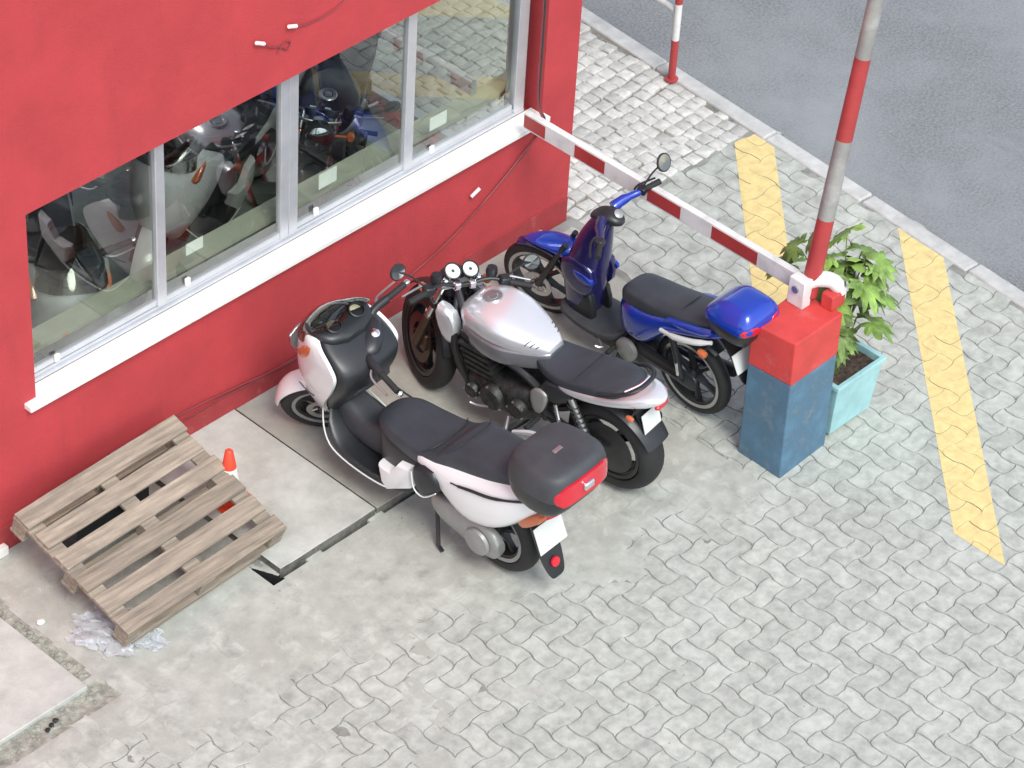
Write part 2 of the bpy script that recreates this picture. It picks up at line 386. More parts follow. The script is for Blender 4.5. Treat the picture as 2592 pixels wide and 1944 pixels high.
# yellow diagonal stripes: paint lying on the pavers, broken at the joints
def clip(poly, hp):
    for (nx, ny, c) in hp:                       # keep nx*x+ny*y <= c
        out = []
        for i in range(len(poly)):
            p, q = poly[i - 1], poly[i]; dp = nx * p[0] + ny * p[1] - c; dq = nx * q[0] + ny * q[1] - c
            if (dp <= 0) != (dq <= 0):
                t = dp / (dp - dq); out.append((p[0] + (q[0] - p[0]) * t, p[1] + (q[1] - p[1]) * t))
            if dq <= 0: out.append(q)
        poly = out
        if len(poly) < 3: return []
    return poly
def stripe(c0, c1, xmin, label):
    g = G(); R_ = Vector((1, .0765)); 
    hp = [(1, -1, c1), (-1, 1, -c0), (-1, 0, -xmin), (1, -.0765, 1.537)]
    for (vis, d, x, y, k, z, (tx, ty), rz) in pav:
        if not (c0 - .3 < x - y < c1 + .3) or x < xmin - .2: continue
        P = [(x + u, y + v) for u, v in PROTO[k][0]]
        q = clip(P, hp)
        if q:
            vs = [(a, b, z + .0012 - (a - x) * ty + (b - y) * tx) for a, b in off(q, .0010)]
            g.add(vs, [tuple(range(len(vs)))])
    o = g.build('painted_stripe', 'yellow_paint', sm=False)
    tag(o, label, 'road marking', 'yellow stripes painted across the driveway')
stripe(1.53, 1.88, -.50, 'yellow painted stripe passing under the barrier boom, nearer the red building')
stripe(2.85, 3.20, -.515, 'yellow painted stripe right of the turquoise planter, nearer the road corner')

# limestone footpath between the building corner and the kerb
g = G(); g.add([(0, -.13, -.02), (kx(-.13) + .02, -.13, -.02), (kx(9) + .02, 9, -.02), (0, 9, -.02)], [(0, 1, 2, 3)])
footpath = tag(g.build('footpath', 'cobble_bed', sm=False), kind='structure')
CM = []
for k in range(7):
    g = G(); n = random.choice((5, 6, 6, 7)); a0 = random.random() * 2; base = []
    for i in range(16):
        t = 2 * PI * i / 16; q = .5 / max(abs(math.cos(t)), abs(math.sin(t))) ** .93 * random.uniform(.90, 1.05); base.append((q * math.cos(t), q * math.sin(t)))
    rings = [[(x * f, y * f, z) for x, y in base] for f, z in ((1, -.5), (1, -.10), (.96, -.03), (.88, .0))]
    g.loft(rings); me_o = g.build('cobble', 'cobble', sm=True, ang=50); CM.append(me_o.data); bpy.data.objects.remove(me_o)
cob = []; S = .098; y = -.10; row = 0
while y < 5.2:
    x = .05 + random.uniform(-.02, .02)
    while x < kx(y) - .045:
        wv = .018 * math.sin(x * 4.1 + y * 1.3) + .012 * math.sin(y * 6 + x * 2)
        wd = S * random.uniform(.82, 1.18)
        cob.append((x + wd / 2, y + wv + random.uniform(-.008, .008), wd, S * random.uniform(.9, 1.05))); x += wd + .004
    y += S * .99; row += 1
def cvis(c):
    px, py = proj((c[0], c[1], 0)); return 0 < px < 2592 and -10 < py < 1944
vis_c = sorted([c for c in cob if cvis(c)], key=lambda c: (Vector((c[0], c[1], 0)) - CAMP).length)
rest = [c for c in cob if not cvis(c)] + vis_c[300:]
def cxf(c): return Matrix.Translation((c[0], c[1], random.gauss(0, .003))) @ Matrix.Rotation(random.gauss(0, .07), 4, 'Z') @ Matrix.Rotation(random.gauss(0, .04), 4, 'X') @ Matrix.Diagonal((c[2], c[3], .08, 1))
for c in vis_c[:300]:
    o = bpy.data.objects.new('cobble', random.choice(CM)); COL.objects.link(o); o.parent = footpath; o.matrix_local = cxf(c)
g = G()
for c in rest:
    me = random.choice(CM); X = cxf(c); g.add([X @ v.co for v in me.vertices], [tuple(p.vertices) for p in me.polygons])
o = g.build('cobble_field', 'cobble', footpath, ang=50); o['kind'] = 'stuff'

# kerb stones
g = G(); g.add([(kx(-40) , -40, -.1), (rx(-40) - .01, -40, -.1), (rx(40) - .01, 40, -.1), (kx(40), 40, -.1)], [(0, 1, 2, 3)])
kerb = tag(g.build('kerb', 'cobble_bed', sm=False), kind='structure')
y = -9.0; rk = math.atan(.0765)
while y < 9:
    L_ = random.uniform(.78, 1.0); g = G(); q = random.uniform(-.006, .006)
    g.box((0, 0, -.2), (.118, L_ - .008, .012 + q))
    o = g.build('kerb_stone', 'kerb', kerb, bev=.012); o.location = (kx(y), y, 0); o.rotation_euler = (0, 0, -rk + random.gauss(0, .004)); y += L_

# concrete cover slabs by the wall, butted along the facade
SX = [-3.40, -2.692, -1.90, -1.10, -.22]
lab = ['pale concrete cover slab right of the pallet, with a hole at its corner', 'concrete cover slab beneath the white scooter front wheel',
       'concrete cover slab beneath the silver motorcycle', 'concrete cover slab beneath the blue moped at the building corner']
for i in range(4):
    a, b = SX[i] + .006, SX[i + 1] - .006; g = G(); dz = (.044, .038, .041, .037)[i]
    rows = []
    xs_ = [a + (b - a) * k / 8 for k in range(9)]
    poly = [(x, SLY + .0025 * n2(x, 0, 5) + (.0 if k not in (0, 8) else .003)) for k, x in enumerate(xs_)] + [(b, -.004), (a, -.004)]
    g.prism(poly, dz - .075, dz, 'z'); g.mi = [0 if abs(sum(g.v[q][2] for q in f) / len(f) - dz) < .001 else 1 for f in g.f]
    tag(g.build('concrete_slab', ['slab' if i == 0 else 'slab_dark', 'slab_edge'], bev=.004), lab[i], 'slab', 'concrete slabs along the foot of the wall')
g = G(); g.box((-5.9, -1.075, -.06), (-4.665, -.02, .012))
tag(g.build('concrete_slab', 'slab', bev=.006), 'large pale concrete slab in the corner below the pallet', 'slab', 'concrete slabs along the foot of the wall')
# rubble in the open trench beside that slab
g = G()
def pebble(g, x, y, z, r):
    k = 7; rings = []
    for f, h in ((.5, -.6), (1, 0), (.75, .5), (.2, .75)):
        rings.append([(x + r * f * math.cos(2 * PI * i / k + r * 90) * random.uniform(.75, 1.25), y + r * f * math.sin(2 * PI * i / k + r * 90) * random.uniform(.75, 1.25), z + h * r * .8) for i in range(k)])
    g.loft(rings)
for i in range(300):
    if random.random() < .5: x, y = random.uniform(-4.66, -4.60), random.uniform(-1.02, -.1)
    else: x, y = random.uniform(-5.9, -4.60), random.uniform(-1.18, -1.08)
    pebble(g, x, y, -.014, abs(random.gauss(.007, .006)) + .003)
tag(g.build('rubble', 'dirt', ang=30), 'loose rubble and dirt in the trench around the corner slab', 'rubble', kind='stuff')
g = G()
for i in range(90):
    x, y = random.uniform(-3.6, -1.0), random.uniform(-1.40, -1.17); pebble(g, x, y, 0, random.uniform(.002, .006))
for i in range(160):
    x, y = random.uniform(-5.5, 0.6), random.uniform(-4.2, -1.3); pebble(g, x, y, .001, random.uniform(.0015, .005))
tag(g.build('grit', 'dirt', ang=30), 'scattered grit on the pavement', 'grit', kind='stuff')
g = G(); random.seed(22); pebble(g, -4.54, -.56, .012, .022); tag(g.build('scrap', 'paper', ang=20), 'white crumpled scrap lying at the trench left of the pallet', 'litter')
g = G()
for k in range(3): pebble(g, -5.0 + .035 * k, -1.165 + .012 * k, 0, .016)
tag(g.build('broken_stone', 'engine', ang=20), 'broken dark stones in the trench below the corner slab', 'stone', kind='stuff')

# ================================================================== THE RED BUILDING
bld = thing('red_building', 'red rendered building with a long four-pane shop window and white sill', 'building')
WX0, WX1, WZ0, WZ1 = -4.06, -.285, .875, 2.065
g = G(); T_ = .22; XL, ZT = -9.0, 6.5
def wallbox(x0, x1, z0, z1): g.box((x0, 0, z0), (x1, T_, z1))
# front wall as one sheet with an opening and a reveal
o4 = [(XL, 0, -.3), (0, 0, -.3), (0, 0, ZT), (XL, 0, ZT)]; i4 = [(WX0, 0, WZ0), (WX1, 0, WZ0), (WX1, 0, WZ1), (WX0, 0, WZ1)]
b4 = [(x, T_, z) for x, y, z in i4]; ob = [(XL, 8, -.3), (0, 8, -.3), (0, 8, ZT), (XL, 8, ZT)]; wb4 = [(XL, T_, -.3), (-.2, T_, -.3), (-.2, T_, ZT), (XL, T_, ZT)]
g.add(o4 + i4 + b4 + ob + wb4, [(0, 1, 5, 4), (1, 2, 6, 5), (2, 3, 7, 6), (3, 0, 4, 7), (4, 5, 9, 8), (5, 6, 10, 9), (6, 7, 11, 10), (7, 4, 8, 11), (0, 3, 15, 12),
      (16, 17, 9, 8), (17, 18, 10, 9), (18, 19, 11, 10), (19, 16, 8, 11)])
rf = [(XL, .22, ZT), (-.15, .22, ZT), (-.15, 8, ZT), (XL, 8, ZT)]; rh = [(-5.0, .6, ZT), (-.5, .6, ZT), (-.5, 5.4, ZT), (-5.0, 5.4, ZT)]
g.add(rf + rh, [(0, 1, 5, 4), (1, 2, 6, 5), (2, 3, 7, 6), (3, 0, 4, 7)])       # flat roof, unseen opening added to let daylight into the showroom
SY0, SY1, SZ0, SZ1 = .42, 5.2, .12, 2.45          # glazed street side
so4 = [(0, 0, -.3), (0, 8, -.3), (0, 8, ZT), (0, 0, ZT)]; si4 = [(0, SY0, SZ0), (0, SY1, SZ0), (0, SY1, SZ1), (0, SY0, SZ1)]; sr4 = [(-.15, y, z) for x, y, z in si4]; sb4 = [(-.15, .225, -.3), (-.15, 8, -.3), (-.15, 8, ZT), (-.15, .225, ZT)]
g.add(so4 + si4 + sr4 + sb4, [(0, 1, 5, 4), (1, 2, 6, 5), (2, 3, 7, 6), (3, 0, 4, 7), (4, 5, 9, 8), (5, 6, 10, 9), (6, 7, 11, 10), (7, 4, 8, 11), (12, 13, 9, 8), (13, 14, 10, 9), (14, 15, 11, 10), (15, 12, 8, 11)])
g.build('wall', 'red_wall', bld, sm=False)
g = G(); g.box((-.10, SY0, SZ0), (-.05, SY1, SZ0 + .05)); g.box((-.10, SY0, SZ1 - .05), (-.05, SY1, SZ1))
for y in (SY0, SY0 + 1.55, SY0 + 3.15, SY1 - .05): g.box((-.099, y, SZ0 + .051), (-.051, y + .05, SZ1 - .051))
sw_ = g.build('street_window', 'aluminium', bld, sm=False)
for k in range(3):
    y = SY0 + .06 + k * 1.57; g = G(); g.box((-.078, y, SZ0 + .052), (-.072, y + 1.47, SZ1 - .052)); g.build('pane', 'window_glass', sw_, sm=False)
g = G(); g.box((XL, -.007, -.2), (-.001, -.0005, .165)); g.build('plinth', 'plinth_red', bld, bev=.003, sm=False)
# window: frame, tracks, mullions, panes
win = G()
win.box((WX0 + .004, .085, .905), (WX1 - .06, .165, .925)); win.box((WX0 + .004, .098, .925), (WX1 - .06, .106, .948)); win.box((WX0 + .004, .132, .925), (WX1 - .06, .14, .948))
win.box((WX0 + .004, .085, 2.0), (WX1 - .06, .165, 2.062)); win.box((WX0 + .004, .085, .926), (WX0 + .05, .165, 2.0)); win.box((WX1 - .145, .085, .926), (WX1 - .065, .165, 2.0))
window = win.build('window', 'aluminium', bld, bev=.003, sm=False)
mull = [(-3.118, .062, .1), (-2.205, .125, .1), (-1.29, .066, .1)]
edges = [WX0 + .05] + [m[0] for m in mull] + [WX1 - .145]
for x, wd, yy in mull:
    g = G(); g.box((x - wd / 2, .088, .949), (x + wd / 2, .128, 1.999))
    if wd > .1: g.box((x - .004, .083, .949), (x + .004, .0875, 1.999))
    g.build('mullion', 'aluminium', window, bev=.004, sm=False)
for i in range(4):
    a, b = edges[i] + .018, edges[i + 1] - .018; yy = .112 if i % 2 else .118
    g = G(); g.box((a, yy - .004, .985), (b, yy + .002, 1.998)); g.build('pane', 'window_glass', window, sm=False)
    g = G(); g.box((a - .01, yy - .016, .950), (b + .01, yy + .014, .984)); g.build('sash_rail', 'aluminium', window, bev=.003, sm=False)
for (x, z, wd, h) in ((-2.86, 1.19, .12, .075), (-1.885, 1.16, .135, .10), (-1.025, 1.137, .135, .09)):
    g = G(); g.box((x - wd / 2, .122, z - h / 2), (x + wd / 2, .124, z + h / 2)); g.build('price_label', 'paper', window, sm=False)
for x, z in ((-3.838, .965), (-2.938, .99), (-2.0, .985), (-1.10, .97)):
    g = G(); g.box((x - .016, .085, z - .004), (x + .016, .101, z + .042)); g.build('sash_latch', 'paper', window, bev=.004)
g = G(); g.box((WX1 - .062, .10, .9), (WX1 - .045, .16, 2.06)); g.build('seal_strip', 'dark_cable', window, sm=False)
g = G(); g.box((-4.135, -.052, .862), (-.262, .092, .900)); g.build('sill', 'white_sill', bld, bev=.006)
g = G(); g.box((WX0 - .1, .225, .955), (WX1 + .1, .36, .985)); g.build('inner_ledge', 'inner_ledge', bld, sm=False)
# showroom behind the glass
g = G(); g.add([(XL, .23, .05), (-.15, .23, .05), (-.15, 6, .05), (XL, 6, .05)], [(0, 1, 2, 3)]); tag(g.build('showroom_floor', 'room_floor', sm=False), kind='structure')
g = G(); g.add([(XL + .1, .23, .05), (-.15, .23, .05), (-.15, 6, .05), (XL + .1, 6, .05), (XL + .1, .23, 3), (-.15, .23, 3), (-.15, 6, 3), (XL + .1, 6, 3)], [(2, 3, 7, 6), (3, 0, 4, 7)])
hx0, hx1, hy0, hy1 = -4.2, -.8, 1.2, 4.6  # unseen ceiling opening, added so daylight brightens the room
g.add([(XL + .1, .23, 3), (-.15, .23, 3), (-.15, 6, 3), (XL + .1, 6, 3), (hx0, hy0, 3), (hx1, hy0, 3), (hx1, hy1, 3), (hx0, hy1, 3)], [(0, 1, 5, 4), (1, 2, 6, 5), (2, 3, 7, 6), (3, 0, 4, 7)])
tag(g.build('showroom_wall', 'room', sm=False), kind='structure')
# cables and stubs on the facade
g = G(); g.tube([(-.365, -.012, 2.6), (-.35, -.012, 1.6), (-.345, -.013, 1.05), (-.34, -.062, .92), (-.345, -.066, .86), (-.40, -.02, .74), (-.62, -.012, .58), (-.95, -.012, .40), (-1.21, -.012, .31), (-1.7, -.012, .20), (-2.26, -.012, .155), (-2.7, -.012, .20), (-3.05, -.012, .235), (-3.6, -.012, .25)], .006, 6, 4)
g.build('cable', 'cable', bld)
g = G(); g.tube([(-.30, -.012, .84), (-.42, -.012, .69), (-.70, -.012, .53), (-1.13, -.012, .335), (-1.7, -.012, .21), (-2.37, -.012, .165), (-2.95, -.012, .185), (-3.5, -.012, .17)], .005, 6, 4); g.build('cable', 'cable', bld)
g = G(); g.tube([(-.335, -.01, 2.7), (-.33, -.01, 1.4), (-.328, -.011, 1.0), (-.328, -.058, .93), (-.328, -.061, .87), (-.33, -.012, .80)], .008, 6, 4); g.build('cable', 'dark_cable', bld)
g = G(); g.tube([(-2.49, -.02, 2.375), (-2.44, -.012, 2.33), (-2.37, -.01, 2.30), (-2.32, -.01, 2.265), (-2.30, -.01, 2.30), (-2.34, -.01, 2.315), (-2.39, -.01, 2.27)], .004, 6, 4); g.build('cable', 'cable', bld)
g = G(); g.tube([(-2.26, -.02, 2.385), (-2.18, -.012, 2.36), (-2.05, -.01, 2.355), (-1.93, -.01, 2.38), (-1.85, -.01, 2.45), (-1.75, -.01, 2.7)], .004, 6, 4); g.build('cable', 'cable', bld)
for (x, z, dx, dz) in ((-2.525, 2.40, -.05, .03), (-2.30, 2.405, -.05, .022), (-.845, .625, .05, .03)):
    g = G(); g.tube([(x - dx * .6, -.022, z - dz * .6), (x + dx * .6, -.03, z + dz * .6)], .011, 8); g.build('cable_clip', 'white_sill', bld)
g = G(); g.box((-5.3, -.045, .0), (-4.325, -.001, .06)); g.build('threshold', 'white_sill', bld, bev=.006)

# ================================================================== BARRIER
t = thing('barrier_post', 'square masonry post painted red over blue beside the planter', 'post', (-.668, -2.268, 0))
def frus(g, z0, z1, d=0):
    # slightly out of true, as hand-built masonry is
    B0 = [(-.20 - d, -.158 - d), (.212 + d, -.142 - d), (.205 + d, .155 + d), (-.195 - d, .15 + d)]; B1 = [(-.205 - d, -.150 - d), (.192 + d, -.146 - d), (.165 + d, .15 + d), (-.235 - d, .128 + d)]
    def q(z): f = z / .945; return [(a[0] + (b[0] - a[0]) * f, a[1] + (b[1] - a[1]) * f, z) for a, b in zip(B0, B1)]
    g.loft([q(z0), q(z1)])
g = G(); frus(g, -.02, .655); g.build('post_base', 'block_blue', t, bev=.008, sm=False)
g = G(); frus(g, .656, .945, .0015); g.build('post_head', 'block_red', t, bev=.008, sm=False)
# lowered boom to the facade
t = thing('barrier_boom', 'lowered red and white barrier boom reaching from the post to the wall', 'barrier boom', (-.53, -2.2, .945))
g = G(); g.box((-.022, .06, .035), (.022, 2.10, .142)); boom = g.build('boom_bar', 'boom_white', t, bev=.004, sm=False)
for a, b in ((.34, .67), (.90, 1.145), (1.47, 1.70), (1.93, 2.095)):
    for sgn in (-1, 1):
        g = G(); g.box((sgn * .0225 - .0012, a, .047), (sgn * .0225 + .0012, b, .130)); g.build('red_band', 'boom_red', boom, sm=False)
g = G(); g.box((-.095, -.05, .0), (-.025, .06, .175)); g.box((-.025, -.01, .05), (.0, .059, .13)); g.build('bracket', 'boom_white', t, bev=.006)
g = G(); g.lathe([(.0, -.01), (.022, -.01), (.022, .012), (0, .014)], (-.098, .005, .115), 'X', 12); g.build('pivot_bolt', 'alloy', t)
# raised pole of the other lane
th = math.radians(7.5); t = thing('barrier_pole', 'raised red, white and grey striped barrier pole standing on the post', 'barrier pole', (-.53, -2.215, 1.02), (0, th, 0))
bands = [(-.03, .455, 'boom_red'), (.455, .94, 'pole_grey'), (.94, 1.43, 'boom_red'), (1.43, 1.92, 'pole_grey'), (1.92, 2.41, 'pole_orange'), (2.41, 2.9, 'pole_grey')]
def pr(z): return .049 - .004 * z
first = None
for i, (a, b, m) in enumerate(bands):
    g = G(); g.lathe([(0, a), (pr(a) , a), (pr(b), b), (0, b)], (0, 0, 0), 'Z', 20); o = g.build('pole_band', m, t)
g = G(); g.box((.145, -.016, 1.80), (.195, .016, 2.6)); g.box((.04, -.01, 2.5), (.144, .01, 2.53)); g.build('hanging_rest', 'pole_orange', t, bev=.004)
t = thing('barrier_pivot', 'white pivot arm with red counterweight on the red post top', 'barrier pivot', (-.50, -2.27, .945))
g = G(); g.tube([(-.05, .06, .125), (.0, .02, .15), (.05, -.04, .14), (.075, -.08, .07)], [.042, .046, .044, .030], 12, 3); g.build('arm', 'boom_white', t)
g = G(); g.box((-.02, -.10, .0), (.09, -.02, .095)); g.build('counterweight', 'block_red', t, bev=.006)
g = G(); g.box((.078, -.095, .03), (.105, -.075, .10)); g.lathe([(0, -.012), (.016, -.012), (.016, .012), (0, .012)], (.06, -.09, .10), 'Y', 10); g.build('lug', 'boom_white', t, bev=.003)

# striped railing on the kerb
t = thing('kerb_railing', 'red and white banded tube railing standing on the kerb', 'railing', (1.578, .553, 0), (0, 0, -.0765))
def bandpost(x, y, h):
    for i, (a, b) in enumerate(((.0, .315), (.315, .585), (.585, .9), (.9, h))):
        g = G(); g.lathe([(0, a), (.0245, a), (.0245, b), (0, b)], (x, y, 0), 'Z', 14); g.build('post_band', ('boom_red', 'boom_white')[i % 2], t)
bandpost(0, 0, 1.0); bandpost(0, 1.7, 1.0)
for z in (.525, .975):
    y = .025; i = 1
    while y < 1.675:
        b = min(1.675, y + .165); g = G(); g.tube([(0, y, z), (0, b, z)], .021, 12); g.build('rail_band', ('boom_red', 'boom_white')[i % 2], t); y = b; i += 1
g = G(); g.lathe([(0, .012), (.045, .012), (.045, .02), (.026, .024), (0, .024)], (0, 0, 0), 'Z', 14); g.build('foot_plate', 'boom_red', t)

# ================================================================== PLANTER AND PLANT
t = thing('planter', 'turquoise tapered trough planter behind the red and blue post', 'planter', (-.24, -2.25, 0))
def rr(hx, hy, z): return [(-hx, -hy, z), (hx, -hy, z), (hx, hy, z), (-hx, hy, z)]
HX0, HX1, HY0, HY1, H = .175, .20, .085, .115, .40
OFX = .012
def rq(hx, hy, z): return [(OFX - hx, -hy - .06, z), (OFX + hx, -hy - .06, z), (OFX + hx, hy - .06, z), (OFX - hx, hy - .06, z)]
g = G(); g.loft([rq(HX0, HY0, .03), rq(HX1, HY1, H - .03), rq(HX1 + .012, HY1 + .012, H - .03), rq(HX1 + .012, HY1 + .012, H), rq(HX1 - .016, HY1 - .016, H), rq(HX1 - .02, HY1 - .02, H - .06)], caps=False)
g.add(rq(HX0, HY0, .03), [(3, 2, 1, 0)]); g.build('trough', 'planter', t, bev=.004, sm=False)
g = G(); V = []
for i in range(15):
    for j in range(7): x = OFX + (i / 14 - .5) * 2 * (HX1 - .02); y = -.06 + (j / 6 - .5) * 2 * (HY1 - .02); V.append((x, y, H - .045 + .012 * n2(x, y, 14)))
g.add(V, [(i * 7 + j, i * 7 + 7 + j, i * 7 + 8 + j, i * 7 + 1 + j) for i in range(14) for j in range(6)]); g.build('soil', 'soil', t)
for sx in (-.12, .12):
    g = G(); g.box((OFX + sx - .02, -.12, 0), (OFX + sx + .02, 0, .03)); g.build('foot', 'planter', t)
t = thing('potted_plant', 'leafy green plant with large lobed leaves in the turquoise planter', 'plant', (-.30, -2.29, .35))
LM = []
for k in range(4):
    g = G(); NL = 9; pts = []; rad = []
    A0 = math.radians(150)
    nn = NL * 4
    for i in range(nn + 1):
        a = -A0 + 2 * A0 * i / nn; ph = i % 4
        lobe = 1 - .42 * abs(i / nn - .5) * 2 * .9
        r = lobe * ((.62, .84, 1.0, .86)[ph]) * random.uniform(.9, 1.1)
        pts.append((r * math.cos(a), r * math.sin(a)))
    V = [(0, 0, 0)]
    for (x, y) in pts: V.append((x * .5, y * .5, .05 * random.uniform(.4, 1)))
    for (x, y) in pts: V.append((x, y, -.36 * (x * x + y * y) + .10 * abs(y) + random.uniform(-.09, .09)))
    n = len(pts)
    F = [(0, 1 + i, 2 + i) for i in range(n - 1)] + [(1 + i, 1 + n + i, 2 + n + i, 2 + i) for i in range(n - 1)]
    g.add(V, F); o = g.build('leaf', 'leaf', sm=True, ang=60); LM.append(o.data); bpy.data.objects.remove(o)
random.seed(21)
LV = []
for i in range(18):
    a = random.uniform(0, 2 * PI); hgt = random.uniform(.34, .80); rr_ = random.uniform(.03, .22) * (1 - .35 * abs(hgt - .55) / .4)
    LV.append((max(-.09, rr_ * math.cos(a) * 1.15), rr_ * math.sin(a) * .9, hgt, random.uniform(.13, .19)))
LV += [(-.06, .34, .60, .15), (-.04, .42, .56, .14), (.02, .24, .82, .15), (.16, -.05, .66, .18), (.17, -.10, .52, .17), (.15, .15, .82, .16), (.06, -.10, .60, .17), (.12, -.1, .76, .15), (.0, -.06, .26, .09), (-.04, -.05, .20, .08), (.18, .05, .74, .16), (.0, .36, .68, .14)]
for i, (x, y, z, s) in enumerate(LV):
    g = G(); r0 = (x * .12, y * .12, 0); mid = (x * .45, y * .45, z * .72)
    g.tube([r0, mid, (x * .92, y * .92, z)], [.006, .005, .004, .003], 5, 2); g.build('petiole', 'stem', t)
    az = math.atan2(y, x); d = Matrix.Translation((x, y, z)) @ Matrix.Rotation(az + random.uniform(-.5, .5), 4, 'Z') @ Matrix.Rotation(random.uniform(.15, .75), 4, 'Y') @ Matrix.Rotation(random.uniform(-.4, .4), 4, 'X') @ Matrix.Scale(s, 4)
    o = bpy.data.objects.new('leaf', LM[i % 4]); COL.objects.link(o); o.parent = t; o.matrix_local = d
random.seed(5)

# ================================================================== PALLET, CONE, PLASTIC FILM
tilt = math.radians(17.2)
t = thing('wooden_pallet', 'weathered wooden pallet tilted up against the red wall', 'pallet')
yaw = .036; A_ = Vector((math.cos(yaw), math.sin(yaw), 0)); B_ = Vector((math.sin(yaw) * math.cos(tilt), -math.cos(yaw) * math.cos(tilt), -math.sin(tilt))); N_ = A_.cross(B_) * -1
if N_.z < 0: N_ = -N_
mw_ = Matrix((( A_.x, B_.x, N_.x, -4.39), (A_.y, B_.y, N_.y, -.19), (A_.z, B_.z, N_.z, .422), (0, 0, 0, 1))); t.matrix_world = mw_
PL, PW = 1.12, .90; bw = .108; pitch = (PW - bw) / 5
for i in range(6):
    v0 = i * pitch + random.uniform(-.004, .004); e0, e1 = random.uniform(-.012, .008), random.uniform(-.01, .012); w_ = bw + random.uniform(-.006, .008)
    g = G(); n = 10
    rings = []
    for k in range(n + 1):
        u = e0 + (PL + e1 - e0) * k / n; j = .0022 * n2(u, i, 6); j2 = .0022 * n2(u, i + 9, 6); b = .002 * math.sin(u * 3 + i)
        rings.append([(u, v0 + j, -.020 + b), (u, v0 + w_ + j2, -.020 + b), (u, v0 + w_ + j2, b), (u, v0 + j, b)])
    g.loft(rings); g.build('deck_board', 'wood', t, bev=.003, sm=False)
for u in (.0, PL / 2 - .05, PL - .10):
    g = G(); g.box((u, .002, -.042), (u + .10, PW - .002, -.0215)); g.build('stringer_board', 'wood', t, bev=.002, sm=False)
    for v in (.0, PW / 2 - .05, PW - .105):
        g = G(); g.box((u + .004, v + .004, -.118), (u + .096, v + .10, -.0435)); g.build('block', 'wood', t, bev=.003, sm=False)
for v in (.0, PW / 2 - .05, PW - .10):
    g = G(); g.box((.0, v, -.140), (PL, v + .10, -.1195)); g.build('bottom_board', 'wood', t, bev=.002, sm=False)
# what the pallet leans on: a low plastic crate
t = thing('storage_crate', 'dark plastic crate wedged under the upper edge of the pallet', 'crate', (-3.85, -.19, 0))
g = G(); g.box((-.25, -.14, .002), (.25, .14, .02)); g.build('crate_floor', 'black_plastic', t)
for a, b in (((-.25, -.14, .021), (.25, -.125, .225)), ((-.25, .125, .021), (.25, .14, .225)), ((-.25, -.1245, .021), (-.235, .1245, .225)), ((.235, -.1245, .021), (.25, .1245, .225))):
    g = G(); g.box(a, b); g.build('crate_side', 'black_plastic', t, bev=.003)
t = thing('traffic_cone', 'small orange and white traffic cone half hidden behind the pallet', 'cone', (-3.225, -.545, .044))
g = G(); g.box((-.105, -.105, 0), (.105, .105, .018)); g.build('cone_base', 'cone_orange', t, bev=.01)
def cr_(z): return .078 - (.078 - .022) * z / .345
for a, b, m in ((.018, .13, 'cone_orange'), (.13, .235, 'cone_white'), (.235, .345, 'cone_orange')):
    g = G(); pr_ = [(0, a), (cr_(a), a), (cr_(b), b)] + ([(.014, b + .008), (0, b + .01)] if b > .34 else [(0, b)])
    g.lathe(pr_, (0, 0, 0), 'Z', 24); g.build('cone_band', m, t)
g = G(); V = []; nx, ny = 46, 34
for i in range(nx):
    for j in range(ny):
        x = -4.52 + .42 * i / nx + .05 * n2(i * .1, j * .1, 2) ; y = -1.08 + .46 * j / ny - .06 * n2(i * .1, j * .1, 2, 8) + (x + 4.4) * .9 * -.35
        z = .010 + .055 * abs(n2(x, y, 5)) + .012 * abs(n2(x, y, 13, 4)); V.append((x, y, z))
def inb(i, j): u, v = i / nx - .5, j / ny - .5; return u * u * 3.2 + v * v * 3.6 < .72 + .4 * n2(i * .12, j * .12, 1, 2)
g.add(V, [(i * ny + j, i * ny + ny + j, i * ny + ny + 1 + j, i * ny + 1 + j) for i in range(nx - 1) for j in range(ny - 1) if inb(i, j)])
tag(g.build('plastic_film', 'plastic_film', ang=75), 'crumpled translucent plastic sheet on the ground at the pallet corner', 'plastic sheet')

